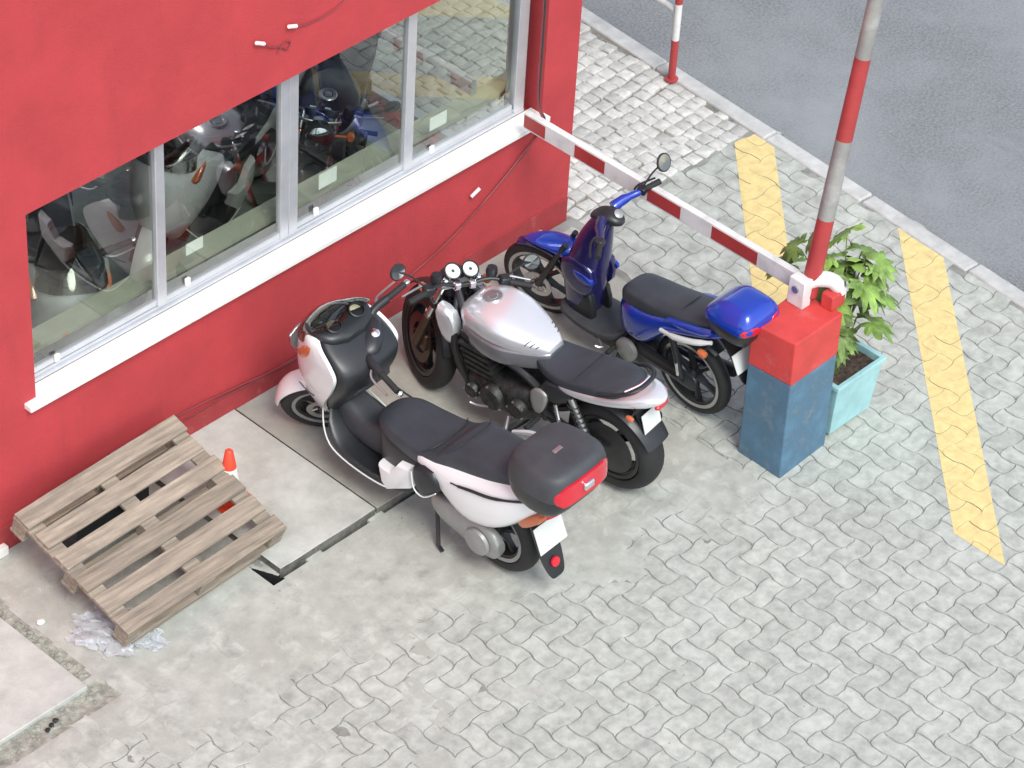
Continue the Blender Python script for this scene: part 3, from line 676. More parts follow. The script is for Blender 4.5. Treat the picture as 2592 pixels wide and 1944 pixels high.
# ================================================================== MOTORBIKES
def steer(p, ang, rake):
    ax = Vector((-math.sin(rake), 0, math.cos(rake))); G.XF = Matrix.Translation(p) @ Matrix.Rotation(ang, 4, ax) @ Matrix.Translation(-Vector(p))
def straight(): G.XF = None
def wheel(t, x, r, tw, rim='alloy_dark', spokes=6, disc=None, lip='alloy', th=None, dual=False, sw=.012):
    th = th or tw * .72                       # tyre section height
    c = (x, 0, r); g = G(); ri = r - th
    g.lathe([(ri - .022, -.9 * tw * .36), (ri + .008, -tw * .40), (ri + .012, -tw * .34), (ri - .012, -tw * .2), (ri - .012, tw * .2), (ri + .012, tw * .34), (ri + .008, tw * .40), (ri - .022, .9 * tw * .36)], c, 'Y', 36, True)
    g.lathe([(0, -.05), (.032, -.05), (.036, -.02), (.036, .02), (.032, .05), (0, .05)], c, 'Y', 18)
    for k in range(spokes):
        a = 2 * PI * k / spokes + .3; e = Vector((math.cos(a), 0, math.sin(a))); n_ = Vector((-math.sin(a), 0, math.cos(a))); rings = []
        for f, h, d in ((.028, .018, .020), (ri * .5, sw * .85, .014), (ri - .016, sw, .018)):
            p = Vector(c) + e * f; rings.append([p + n_ * h + Vector((0, d, 0)), p - n_ * h + Vector((0, d, 0)), p - n_ * h - Vector((0, d, 0)), p + n_ * h - Vector((0, d, 0))])
        g.loft(rings)
    wh = g.build('wheel', rim, t, ang=30)
    g = G(); prof = []
    for k in range(15):
        a = -1.95 + 3.9 * k / 14; prof.append((ri + th * .42 + th * .58 * math.cos(a), tw / 2 * math.sin(a) / math.sin(1.5708) if abs(a) < 1.57 else tw / 2 * (math.sin(a)) ))
    g.lathe(prof, c, 'Y', 44, True)
    g.build('tyre', 'rubber', wh, ang=60)
    if lip:
        g = G()
        for s_ in (-1, 1): g.lathe([(ri + .013, s_ * (tw * .40 + .001)), (ri + .013, s_ * (tw * .40 + .004)), (ri - .008, s_ * (tw * .38 + .004)), (ri - .008, s_ * (tw * .38))], c, 'Y', 40, True)
        g.build('rim_lip', lip, wh)
    if disc:
        g = G()
        for s_ in ((1, -1) if dual else (1,)):
            g.lathe([(disc * .62, s_ * .058), (disc, s_ * .058), (disc, s_ * .063), (disc * .62, s_ * .063)], c, 'Y', 32, True)
            for k in range(5):
                a = 2 * PI * k / 5; e = Vector((math.cos(a), 0, math.sin(a))); p0 = Vector(c) + e * .03 + Vector((0, s_ * .05, 0)); p1 = Vector(c) + e * disc * .65 + Vector((0, s_ * .06, 0)); g.tube([p0, p1], .008, 6)
        g.build('brake_disc', 'bronze' if dual else 'alloy', wh)
    return wh
def fender(t, x, r, R, w_, a0, a1, m, name='mudguard', crown=.03, tip=1.0, thick=.006):
    rings = []; n = 18
    for i in range(n + 1):
        f = i / n; a = math.radians(a0 + (a1 - a0) * f); ww = w_ / 2 * (1 - (1 - tip) * abs(2 * f - 1) ** 2.5)
        top = []; bot = []
        for k in range(9):
            u = -1 + k / 4; rr_ = R + crown * (1 - u * u) ** .7 if abs(u) < 1 else R
            top.append((x + rr_ * math.cos(a), u * ww, r + rr_ * math.sin(a))); rb = rr_ - thick; bot.append((x + rb * math.cos(a), u * ww * .97, r + rb * math.sin(a)))
        rings.append(top + bot[::-1])
    g = G(); g.loft(rings); return g.build(name, m, t, ang=50)
def bike(name, label, loc, head, lean, cat='motorcycle'):
    return thing(name, label, cat, loc, (-math.radians(lean), 0, math.radians(head)))
def grip(g, a, b, r=.0165): g.tube([a, b], r, 10)
def mirror(t, base, head, nrm, r=.055, m='black_plastic', oval=1.3):
    g = G(); b = Vector(base); h = Vector(head); g.tube([b, b.lerp(h, .5) + Vector((0, 0, .02)), h], .0055, 7, 3); st = g.build('mirror', m, t)
    d = Vector(nrm).normalized(); g = G(); g.lathe([(0, -.022), (r * .6, -.02), (r, -.004), (r, .004), (r * .9, .006), (0, .006)], h, d, 20); g.build('mirror_head', m, st)
    g = G(); g.lathe([(0, .0065), (r * .86, .0065), (0, .0072)], h, d, 20); g.build('mirror_glass', 'mirror_glass', st)

# ---------------------------------------------------------------- step-through scooter with a tall leg shield
def scooter(name, label, loc, head, lean, body='white_paint', case=True, st=44, detail=True):
    t = bike(name, label, loc, head, lean, 'scooter'); A = .675; r = .268
    pivot = (.45, 0, .9); rake = math.radians(26)
    steer(pivot, math.radians(st), rake)
    Af, rf_ = .695, .242
    wheel(t, Af, rf_, .115, rim='alloy_dark', spokes=5, disc=.09, lip='cover_grey')
    fender(t, Af, rf_, rf_ + .008, .140, 10, 125, body, 'front_mudguard', .016, .72)
    g = G()
    for s_ in (-1, 1):
        g = G(); g.tube([(Af, s_ * .075, rf_), (Af - .03, s_ * .078, rf_ + .12), (.60, s_ * .07, .55)], .019, 10); g.build('fork_leg', 'alloy_dark', t)
    # handlebar with cowl
    G.XF = G.XF @ Matrix.Translation((-.05, 0, -.11))
    g = xloft([(.30, 1.0, .03, .02, .02), (.32, 1.01, .10, .04, .04), (.38, 1.015, .13, .05, .05), (.44, 1.0, .12, .045, .05), (.48, .985, .06, .02, .02)]); hb = g.build('handlebar_cowl', 'black_plastic', t)
    g = G(); g.tube([(.29, -.23, 1.02), (.36, -.15, 1.03), (.38, -.07, 1.01), (.38, .07, 1.01), (.36, .15, 1.03), (.29, .23, 1.02)], .024, 10, 3); g.build('handlebar', 'black_plastic', hb)
    for s_ in (-1, 1):
        g = G(); g.tube([(.295, s_ * .225, 1.02), (.205, s_ * .325, 1.0)], .018, 12); gp = g.build('grip', 'rubber', hb)
        g = G(); g.lathe([(0, -.016), (.013, -.012), (.019, 0), (.013, .013), (0, .018)], (.192, s_ * .338, .998), (-.67, s_ * .74, -.05), 14); g.build('bar_end', 'chrome', gp)
    for s_ in (-1, 1):
        g = G(); g.tube([(.345, s_ * .19, 1.02), (.345, s_ * .25, 1.01), (.26, s_ * .345, 1.0)], [.008, .007, .006], 6, 3); g.build('brake_lever', 'alloy', hb)
    g = G(); g.lathe([(0, .0), (.026, .0), (.026, .008), (.018, .014), (0, .016)], (.335, 0, 1.055), (-.45, 0, 1), 18); g.build('centre_cap', 'chrome', hb)
    straight()
    # leg shield: rows z, nose x, edge x, half width
    rows = smooth([(.40, .615, .52, .115), (.50, .70, .475, .165), (.60, .735, .42, .205), (.72, .75, .345, .232), (.84, .735, .300, .240), (.91, .70, .335, .236), (.98, .655, .43, .215), (1.03, .61, .50, .165)], 4)
    def arc(z, nx_, ex, hw, d=0, n=22):
        out = []
        for k in range(n + 1):
            a = PI / 2 - PI * k / n; out.append((ex + (nx_ - d - ex) * max(0, math.cos(a)) ** .75, (hw - d) * math.sin(a), z))
        return out
    g = G(); g.loft([arc(*q) + arc(*q, d=.022)[::-1] for q in rows]); sh = g.build('leg_shield', body, t, ang=60)
    def back(z, ex, hw, bulge, n=22): return [(ex - bulge * max(0, math.cos(a)) ** .6, hw * math.sin(a), z) for a in (-PI / 2 + PI * k / n for k in range(n + 1))]
    g = G(); rings = []
    for (z, nx_, ex, hw) in rows:
        f = (z - .40) / .63; bl = .05 + .05 * math.sin(PI * min(1, f * 1.05))
        rings.append(arc(z, nx_, ex + .004, hw - .006, d=.024) + back(z, ex + .004, hw - .030, bl)[1:-1])
    g.loft(rings); inn = g.build('inner_shield', 'black_plastic', t, ang=60)
    if detail:
        g = G(); g.pillow([(.34, .62), (.34, .86), (.27, .86), (.25, .70)], -.12, .12, 2); g.build('glove_box', 'grey_plastic', inn)
        g = G(); g.lathe([(0, 0), (.02, 0), (.02, .006), (0, .008)], (.268, .0, .80), (-1, 0, .3), 12); g.build('bag_hook', 'alloy', inn)
    # dashboard and its two dials
    g = xloft([(.36, .985, .06, .02, .05), (.40, 1.0, .15, .03, .06), (.47, 1.015, .185, .035, .06), (.55, 1.015, .18, .025, .05), (.62, .99, .13, .02, .03), (.66, .97, .05, .01, .02)]); da = g.build('dashboard', 'black_plastic', t)
    for yy in (.085, -.085):
        g = G(); g.lathe([(0, 0), (.046, 0), (.048, .028), (.041, .030), (.040, .006), (0, .006)], (.455, yy, 1.035), (-.5, 0, 1), 24); dl = g.build('dial', 'black_plastic', da)
        g = G(); g.lathe([(0, .0065), (.038, .0065), (.0, .0085)], (.455, yy, 1.035), (-.5, 0, 1), 20); g.build('dial_face', 'dial_cream', dl)
    g = G(); rings = []
    for z, xc, hw, dp in ((.955, .70, .20, .13), (1.0, .665, .195, .13), (1.06, .60, .18, .12), (1.12, .52, .155, .105), (1.165, .445, .12, .08), (1.185, .40, .07, .05)):
        o_ = []; 
        for k in range(17):
            a = -PI / 2 + PI * k / 16; o_.append((xc - dp + dp * math.cos(a), hw * math.sin(a), z - .02 * abs(math.sin(a))))
        rings.append(o_)
    rr_ = [q + [(x - .004, y * .985, z) for x, y, z in q[::-1]] for q in rings]
    g.loft(rr_); g.build('windscreen', 'smoke_glass', t, ang=60)
    for s_ in (-1, 1):
        g = G(); g.pillow([(.60, .87), (.52, .95), (.47, .955), (.50, .89), (.56, .84)], s_ * .185, s_ * .222, 2); g.build('indicator', 'orange_lens', t)
    if detail:
        g = G(); g.tube([(.60, .214, .64), (.54, .222, .625), (.48, .222, .62)], .004, 6); g.build('shield_slot', 'grey_plastic', sh)
        g = G(); g.pillow([(.0, .70), (.10, .70), (.13, .82), (.0, .86), (-.13, .82), (-.10, .70)], .0, .02, 2); G0 = g
        g = G(); g.add([(.765 - .02 + h, u, v) for u, h, v in G0.v], G0.f); g.build('headlamp', 'mirror_glass', t)
    # floor, tunnel and underseat
    g = xloft([(.50, .42, .10, .06, .06), (.44, .34, .17, .05, .06), (.34, .285, .20, .03, .05), (.2, .265, .205, .025, .05), (.02, .268, .20, .03, .05), (-.12, .30, .17, .06, .06), (-.2, .34, .12, .06, .06)], n=4); g.build('footboard', 'black_plastic', t)
    g = xloft([(.46, .46, .07, .10, .12), (.38, .42, .085, .10, .12), (.26, .40, .09, .08, .12), (.14, .43, .095, .10, .14), (.06, .50, .10, .10, .16)], n=4); g.build('tunnel', 'grey_plastic', t)
    for s_ in (-1, 1):
        g = G(); g.tube([(.525, s_ * .125, .46), (.47, s_ * .178, .375), (.40, s_ * .207, .305), (.30, s_ * .212, .268), (.15, s_ * .214, .258), (.02, s_ * .210, .262), (-.05, s_ * .20, .27)], .0045, 7, 3); g.build('floor_trim', 'plate', t)
        g = G(); g.pillow([(.04, .40), (.02, .275), (-.02, .235), (-.20, .36), (-.21, .52), (-.12, .50), (-.06, .41)], s_ * .13, s_ * .212, 1); g.build('lower_panel', body, t, ang=30)
        g = G(); g.pillow([(-.25, .58), (-.27, .44), (-.34, .425), (-.44, .52), (-.39, .62)], s_ * .17, s_ * .232, 2); pg = g.build('pillion_step', 'black_plastic', t)
        g = G(); g.tube([(-.255, s_ * .236, .56), (-.27, s_ * .236, .445), (-.34, s_ * .236, .428), (-.43, s_ * .236, .515)], .004, 6, 3); g.build('step_trim', body, pg)
    g = xloft([(.10, .45, .10, .16, .16), (.06, .46, .145, .18, .18), (-.06, .46, .165, .18, .18), (-.22, .48, .165, .14, .14), (-.34, .52, .15, .1, .1)], n=3.4); g.build('underseat_panel', 'black_plastic', t)
    # tail bodywork
    g = xloft([(-.15, .60, .10, .03, .035), (-.25, .60, .180, .065, .06), (-.4, .595, .205, .10, .115), (-.55, .58, .216, .15, .215), (-.7, .585, .210, .185, .21), (-.85, .645, .190, .165, .175), (-1.0, .735, .14, .095, .10), (-1.09, .78, .075, .045, .05), (-1.11, .785, .02, .015, .015)], n=3.2); tl = g.build('tail_panel', body, t)
    for s_ in (-1, 1):
        g = G(); g.tube([(-.52, s_ * .213, .64), (-.58, s_ * .2145, .655), (-.66, s_ * .213, .68), (-.80, s_ * .202, .712), (-.94, s_ * .172, .76), (-1.05, s_ * .118, .79)], [.004, .008, .009, .009, .007, .005], 7, 4); g.build('accent_line', 'black_plastic', tl)
        g = G(); g.pillow([(-.90, .565), (-.98, .64), (-1.06, .70), (-1.085, .675), (-1.02, .60), (-.94, .535)], s_ * .075, s_ * .135, 2); g.build('indicator', 'orange_lens', t)
    g = G(); g.add([(-1.085 + .0 - .02 * (1 - (k / 5 - 1) ** 2), -.09 + .18 * k / 10, z) for z in (.665, .735) for k in range(11)] + [(-1.02, -.09 + .18 * k / 10, z) for z in (.665, .735) for k in range(11)], [(k, k + 1, k + 12, k + 11) for k in range(10)] + [(k + 11, k + 12, k + 34, k + 33) for k in range(10)] + [(k, k + 22, k + 23, k + 1) for k in range(10)]); g.build('tail_lamp', 'red_lens', t)
    # seat
    sr = [(.15, .59, .05, .02, .05), (.115, .60, .10, .035, .09), (.03, .61, .145, .045, .10), (-.12, .61, .165, .05, .10), (-.28, .625, .178, .055, .10), (-.37, .66, .178, .065, .10), (-.43, .705, .174, .075, .10), (-.49, .735, .168, .07, .11), (-.64, .765, .158, .068, .12), (-.80, .795, .142, .065, .11), (-.92, .81, .11, .055, .08), (-.97, .81, .06, .03, .05)]
    g = xloft(sr, n=3.6); se = g.build('seat', 'seat_vinyl', t, ang=60)
    if detail:
        g = G(); g.tube([(-.27, .172, .665), (-.315, .12, .695), (-.335, .0, .705), (-.315, -.12, .695), (-.27, -.172, .665)], .0035, 6, 4); g.tube([(-.45, .165, .775), (-.49, .1, .812), (-.50, .0, .818), (-.49, -.1, .812), (-.45, -.165, .775)], .0035, 6, 4); g.build('seam', 'black_plastic', se)
    for s_ in (-1,):
        g = G(); g.tube([(-.60, s_ * .175, .78), (-.72, s_ * .195, .835), (-.86, s_ * .185, .865), (-.98, s_ * .12, .86)], .014, 9, 4); g.build('grab_rail', 'silver_paint', t)
    # rear wheel, drive case, exhaust, mudguard, plate
    wheel(t, -A, r, .125, rim='alloy_dark', spokes=5, lip='cover_grey')
    g = xloft([(-.79, .27, .03, .04, .04), (-.75, .27, .035, .09, .09), (-.66, .275, .04, .105, .105), (-.52, .29, .04, .09, .09), (-.40, .31, .045, .08, .08), (-.32, .32, .03, .05, .05), (-.30, .32, .015, .02, .02)], n=3, yc=.125); dc = g.build('drive_case', 'cover_grey', t)
    g = G(); g.lathe([(0, 0), (.085, 0), (.08, .018), (.05, .024), (0, .026)], (-.66, .165, .272), 'Y', 24); g.build('drive_cover', 'cover_grey', dc)
    g = G(); g.tube([(-.10, -.13, .22), (-.3, -.15, .22), (-.42, -.17, .25)], .02, 8, 2); g.lathe([(0, 0), (.05, 0), (.062, .04), (.06, .36), (.045, .40), (0, .40)], (-.42, -.175, .26), (-1, 0, .22), 20); g.build('exhaust', 'alloy_dark', t)
    g = xloft([(-.2, .33, .1, .09, .09), (-.36, .36, .12, .1, .1), (-.5, .38, .1, .08, .08)]); g.build('engine', 'engine', t)
    g = G()
    for s_ in (-1, 1): g.tube([(-A, s_ * .09, r), (-.60, s_ * .1, .44), (-.56, s_ * .11, .56)], .022, 10)
    g.build('shock_absorber', 'alloy_dark', t)
    rings = [[(x + .006, -hw, z), (x + .006, hw, z), (x - .012, hw, z - .006), (x - .012, -hw, z - .006)] for x, z, hw in smooth([(-.90, .62, .07), (-.945, .54, .078), (-.985, .42, .075), (-1.03, .30, .07), (-1.065, .21, .05), (-1.07, .19, .02)], 3)]
    g = G(); g.loft(rings); mg = g.build('rear_mudguard', 'black_plastic', t)
    g = G(); g.lathe([(0, 0), (.03, 0), (.028, .01), (0, .012)], (-1.055, 0, .275), (-1, 0, .3), 16); g.build('reflector', 'red_lens', mg)
    d = Vector((-.36, 0, -1)).normalized(); c = Vector((-.995, 0, .46)); y_ = Vector((0, .1, 0)); n_ = Vector((-1, 0, .36)).normalized() * .002
    g = G(); q = [c - y_ - d * .08, c + y_ - d * .08, c + y_ + d * .08, c - y_ + d * .08]; q = [v - Vector((.028, 0, 0)) for v in q]; g.loft([[v - n_ for v in q], [v + n_ for v in q]]); g.build('number_plate', 'plate', t, sm=False)
    g = G(); g.tube([(-.30, .10, .24), (-.36, .16, .025), (-.40, .17, .012)], .012, 8); g.build('side_stand', 'alloy_dark', t)
    if case:
        def sec(z, x0, x1, hw, n=4.5, N=36):
            xc, hx = (x0 + x1) / 2, abs(x1 - x0) / 2; out = []
            for k in range(N):
                a = 2 * PI * k / N; c_, s_ = math.cos(a), math.sin(a)
                xx = hx * math.copysign(abs(c_) ** (2 / n), c_); taper = 1 - .10 * max(0, xx / hx) - .05 * max(0, -xx / hx) ** 2
                out.append((xc + xx, hw * taper * math.copysign(abs(s_) ** (2 / n), s_), z + (x0 - xc - xx) * .05))
            return out
        base_r = smooth([(.76, -.93, -1.15, .15), (.79, -.90, -1.20, .185), (.85, -.875, -1.245, .21), (.925, -.865, -1.265, .218)], 3)
        lid_r = smooth([(.93, -.862, -1.268, .221), (.99, -.866, -1.270, .219), (1.045, -.876, -1.262, .212), (1.078, -.90, -1.24, .195), (1.092, -.945, -1.20, .155), (1.096, -1.02, -1.13, .07)], 3)
        g = G(); g.loft([sec(*q) for q in base_r]); cs = g.build('top_case', 'black_plastic', t, ang=50)
        g = G(); g.loft([sec(*q) for q in lid_r]); ld = g.build('case_lid', 'grey_plastic', cs, ang=50)
        # wrap-round red reflector
        rings = []
        for z in (.905, .93, .96, .99, 1.02, 1.035):
            q = sec(z, -.862, -1.270, .2215, 4.5, 144); f = (z - .905) / .13; lim = .195 * (1 - (abs(f - .45) * 1.25) ** 3)
            row = sorted([(x, y, zz) for x, y, zz in q if x < -1.12 and abs(y) <= .215], key=lambda p: p[1])
            pts = []
            for k in range(25):
                yy = -lim + 2 * lim * k / 24
                a = max((p for p in row if p[1] <= yy), key=lambda p: p[1], default=row[0]); b = min((p for p in row if p[1] > yy), key=lambda p: p[1], default=row[-1])
                tt = 0 if b[1] == a[1] else (yy - a[1]) / (b[1] - a[1]); pts.append((a[0] + (b[0] - a[0]) * tt - .003, yy * 1.0, a[2]))
            rings.append(pts)
        rr_ = [[(x - .004, y, z) for x, y, z in q] + [(x + .012, y * .99, z) for x, y, z in q[::-1]] for q in rings]
        g = G(); g.loft(rr_); g.build('case_reflector', 'red_lens', cs, ang=60)
        g = G(); g.box((-1.30, -.035, .975), (-1.268, .035, 1.02)); g.build('case_latch', 'chrome', cs, bev=.01)
        g = G(); g.box((-1.085, -.03, 1.094), (-1.06, .03, 1.100)); g.build('emblem', 'alloy', ld, bev=.002)
        g = G(); g.box((-1.14, -.10, .735), (-.85, -.07, .757)); g.box((-1.14, .07, .735), (-.85, .10, .757)); g.build('case_rack', 'alloy_dark', t)
    return t
scooter('scooter', 'white and black scooter with a black top case and red reflector', (-2.483, -1.185, 0.012), 90.6, 5)

# ---------------------------------------------------------------- naked motorcycle
def motorcycle(name, label, loc, head, lean, paint='silver_paint', st=-30):
    t = bike(name, label, loc, head, lean); A = .66; r = .30
    pivot = (.42, 0, .85); rake = math.radians(23); steer(pivot, math.radians(st), rake)
    wheel(t, A, r, .125, rim='alloy_dark', spokes=3, disc=.145, lip='alloy_dark', dual=True, sw=.022)
    fender(t, A, r, r + .012, .13, 35, 165, 'black_plastic', 'front_mudguard', .02, .8)
    top = lambda s_, f: (A - .03 + (.40 - A + .03) * f, s_ * .098, r + (.872 - r) * f)
    for s_ in (-1, 1):
        g = G(); g.tube([top(s_, 0), top(s_, .45)], .028, 12); fl = g.build('fork_leg', 'bronze', t)
        g = G(); g.tube([top(s_, .45), top(s_, 1)], .0205, 12); g.build('fork_tube', 'chrome', fl)
        g = G(); g.box((A - .11, s_ * .066 - .022, r - .02), (A - .055, s_ * .066 + .022, r + .085)); g.build('brake_caliper', 'bronze', fl, bev=.01)
    for f, th_ in ((.66, .02), (.955, .014)):
        p = top(0, f); g = G(); g.prism([(p[0] - .03, -.125), (p[0] + .015, -.13), (p[0] + .035, -.05), (p[0] + .035, .05), (p[0] + .015, .13), (p[0] - .03, .125)], p[2] - th_, p[2] + th_, 'z'); g.build('fork_clamp', 'alloy' if f > .8 else 'alloy_dark', t, bev=.006)
    for s_ in (-1, 1):
        g = G(); g.lathe([(0, 0), (.017, 0), (.017, .018), (.010, .024), (0, .024)], (.402, s_ * .098, .875), (-.39, 0, .92), 12); g.build('fork_cap', 'chrome', t)
        g = G(); g.box((.340, s_ * .045 - .02, .845), (.390, s_ * .045 + .02, .893)); g.build('bar_clamp', 'chrome', t, bev=.008)
    G.XF = G.XF @ Matrix.Translation((.005, 0, -.135))
    g = G(); g.tube([(.27, -.36, 1.0), (.31, -.26, 1.015), (.36, -.15, 1.02), (.365, -.04, 1.0), (.365, .04, 1.0), (.36, .15, 1.02), (.31, .26, 1.015), (.27, .36, 1.0)], .0115, 10, 4); hb = g.build('handlebar', 'alloy_dark', t)
    for s_ in (-1, 1):
        g = G(); g.tube([(.313, s_ * .25, 1.015), (.268, s_ * .365, 1.0)], .0185, 12); g.build('grip', 'rubber', hb)
        g = G(); g.box((.30, s_ * .225 - .03, .99), (.36, s_ * .225 + .03, 1.045)); g.build('switch_box', 'black_plastic', hb, bev=.01)
        g = G(); g.tube([(.36, s_ * .20, 1.02), (.375, s_ * .25, 1.015), (.325, s_ * .38, 1.0)], [.008, .007, .006], 7, 3); g.build('lever', 'alloy', hb)
        g = G(); g.lathe([(0, -.03), (.028, -.03), (.034, 0), (.028, .03), (0, .03)], (.38, s_ * .165, 1.05), 'Z', 14); g.build('brake_reservoir', 'black_plastic', hb)
        g = G(); g.tube([(.47, s_ * .10, .93), (.47, s_ * .17, .935)], .008, 7); g.lathe([(0, -.02), (.022, -.02), (.026, .0), (.020, .02), (0, .02)], (.47, s_ * .19, .936), (1, 0, 0), 14); g.build('indicator', 'orange_lens', t)
        g = G(); g.lathe([(0, -.022), (.04, -.02), (.048, .0), (.050, .022), (.044, .024), (.043, .016), (0, .016)], (.425, s_ * .052, 1.045), (-.62, 0, 1), 28); gg = g.build('gauge', 'black_plastic', t)
        g = G(); g.lathe([(0, .0165), (.042, .0165), (0, .0185)], (.425, s_ * .052, 1.045), (-.62, 0, 1), 24); g.build('gauge_face', 'dial', gg)
        g = G(); g.lathe([(0, .0190), (.010, .0188), (0, .021)], (.425, s_ * .052, 1.045), (-.62, 0, 1), 10); g.build('needle_hub', 'grey_plastic', gg)
    mirror(t, (.34, .24, 1.03), (.38, .40, 1.13), (-1, -.25, .25), .05)
    mirror(t, (.34, -.24, 1.03), (.38, -.40, 1.08), (-1, .25, .25), .05)
    g = G(); g.lathe([(0, -.09), (.05, -.085), (.085, -.04), (.095, .02), (.088, .04), (0, .045)], (.49, 0, .93), 'X', 26); hl = g.build('headlamp', 'black_plastic', t)
    g = G(); g.lathe([(0, .0455), (.086, .041), (.06, .062), (0, .07)], (.49, 0, .93), 'X', 22); g.build('headlamp_glass', 'mirror_glass', hl)
    for k in range(4):
        g = G(); yy = (-.06, -.02, .03, .07)[k]; g.tube([(.38, yy, 1.0), (.45, yy * 1.3, .93), (.40, yy, .80), (.30, yy * .6, .72)], .006, 6, 4); g.build('control_cable', 'black_plastic', t)
    straight()
    # tank
    rows = [(.355, .735, .05, .03, .05), (.33, .745, .105, .055, .06), (.27, .755, .150, .085, .075), (.18, .765, .172, .108, .085), (.07, .765, .178, .105, .085), (-.04, .76, .158, .085, .08), (-.14, .755, .120, .06, .075), (-.21, .75, .085, .04, .065), (-.25, .745, .055, .02, .05)]
    g = xloft(rows, n=2.9); tk = g.build('fuel_tank', paint, t, ang=60)
    rows2 = [(.335, .66, .09, .05, .03), (.27, .655, .150, .065, .045), (.16, .65, .176, .07, .055), (.02, .65, .178, .07, .055), (-.12, .66, .132, .07, .055), (-.22, .675, .092, .065, .045), (-.255, .685, .06, .05, .03)]
    g = xloft(rows2, n=7); g.build('tank_skirt', 'silver_dark', t, ang=60)
    g = G(); g.lathe([(.030, .0), (.055, .0), (.055, .006), (.050, .010), (.030, .008)], (.185, 0, .868), (.12, 0, 1), 28, True); g.lathe([(0, 0), (.024, 0), (.024, .009), (0, .010)], (.185, 0, .868), (.12, 0, 1), 20); g.build('filler_cap', 'alloy', tk)
    def tsurf(x, a, d=.001):
        rw = smooth(rows, 8); q = min(rw, key=lambda v: abs(v[0] - x)); c_, s_ = math.cos(a), math.sin(a); e = 2 / 2.9
        return (x, (q[2] + d) * math.copysign(abs(c_) ** e, c_), q[1] + (q[3] + d) * abs(s_) ** e)
    for s_ in (-1, 1):
        g = G()
        for k in range(3): g.tube([tsurf(-.13 - .028 * k - .02 * u, (PI / 2 - s_ * (1.35 - .62 * u))) for u in (0, .25, .5, .75, 1)], .003, 5)
        g.build('tank_decal', 'grey_plastic', tk)
    # frame and engine
    for s_ in (-1, 1):
        g = G(); g.tube([(.40, s_ * .04, .80), (.36, s_ * .12, .68), (.33, s_ * .16, .50), (.25, s_ * .15, .30)], .019, 9, 3); g.build('frame_tube', 'alloy_dark', t)
        g = G(); g.tube([(.40, s_ * .04, .82), (.2, s_ * .13, .64), (-.1, s_ * .14, .60), (-.26, s_ * .13, .50), (-.27, s_ * .12, .32)], .021, 9, 3); g.build('frame_tube', 'alloy_dark', t)
        g = G(); g.pillow([(.46, .76), (.36, .74), (.33, .62), (.37, .52), (.43, .56), (.47, .68)], s_ * .10, s_ * .165, 2); g.build('radiator_shroud', paint if s_ > 0 else 'silver_dark', t)
    g = G(); g.box((.36, -.13, .42), (.40, .13, .66)); rd = g.build('radiator', 'alloy_dark', t, bev=.006)
    g = xloft([(.30, .30, .08, .05, .05), (.25, .32, .16, .09, .09), (.1, .34, .19, .11, .12), (-.08, .36, .19, .12, .13), (-.2, .36, .15, .11, .11), (-.26, .36, .08, .05, .05)], n=3.6); eng = g.build('crankcase', 'engine', t)
    g = G()
    for k in range(9):
        z = .44 + k * .019; x = .14 + (z - .44) * .35; e = .16 if k % 2 else .178; d_ = .085 if k % 2 else .10; g.box((x - d_, -e, z), (x + d_, e, z + .0185))
    g.build('cylinder_block', 'engine', eng, sm=False)
    g = xloft([(.30, .64, .15, .03, .04), (.24, .645, .165, .04, .045), (.12, .64, .165, .04, .045), (.08, .63, .14, .03, .04)], n=5); g.build('cylinder_head', 'alloy_dark', eng)
    for (x, z, rr_, dd, s_) in ((.04, .35, .085, .05, 1), (-.13, .36, .062, .045, 1), (.04, .36, .10, .055, -1), (.19, .31, .05, .035, 1)):
        g = G(); g.lathe([(0, 0), (rr_, 0), (rr_ * .97, dd * .6), (rr_ * .8, dd), (0, dd)], (x, s_ * .175, z), (0, s_, 0), 22); ec = g.build('engine_cover', 'engine', eng)
        for k in range(5):
            a = 2 * PI * k / 5; g = G(); g.lathe([(0, 0), (.008, 0), (.008, .008), (0, .01)], (x + rr_ * .88 * math.cos(a), s_ * (.175 + dd * .7), z + rr_ * .88 * math.sin(a)), (0, s_, 0), 8); g.build('bolt', 'alloy', ec)
    for k, yy in enumerate((-.11, -.04, .04, .11)):
        g = G(); g.tube([(.29, yy, .58), (.37, yy, .52), (.38, yy * .9, .36), (.30, yy * .6, .20), (.10, yy * .45, .155), (-.1, yy * .3 - .04, .155)], .019, 9, 4); g.build('exhaust_pipe', 'bronze', t)
    for k, yy in enumerate((-.10, -.035, .035, .10)):
        g = G(); g.lathe([(0, -.06), (.024, -.06), (.026, 0), (.036, .03), (0, .035)], (.04, yy, .60), (-1, 0, .15), 12); g.build('carburettor', 'cover_grey', t)
    g = G(); g.tube([(-.1, -.06, .16), (-.25, -.13, .20), (-.36, -.175, .28)], .024, 9, 3); g.lathe([(0, 0), (.035, 0), (.058, .06), (.058, .42), (.04, .46), (.022, .465), (0, .44)], (-.35, -.18, .275), (-1, -.03, .28), 22); g.build('silencer', 'alloy_dark', t)
    # seat, tail, rear end
    g = xloft([(-.17, .69, .08, .02, .05), (-.21, .685, .11, .03, .07), (-.32, .675, .140, .035, .07), (-.44, .69, .150, .04, .07), (-.55, .715, .150, .05, .08), (-.66, .745, .142, .05, .08), (-.76, .768, .120, .045, .07), (-.82, .778, .07, .02, .05)], n=3.4); se = g.build('seat', 'seat_vinyl', t, ang=60)
    g = G(); g.tube([(-.47, .14, .735), (-.485, .08, .755), (-.49, 0, .762), (-.485, -.08, .755), (-.47, -.14, .735)], .0035, 6, 3); g.build('seam', 'black_plastic', se)
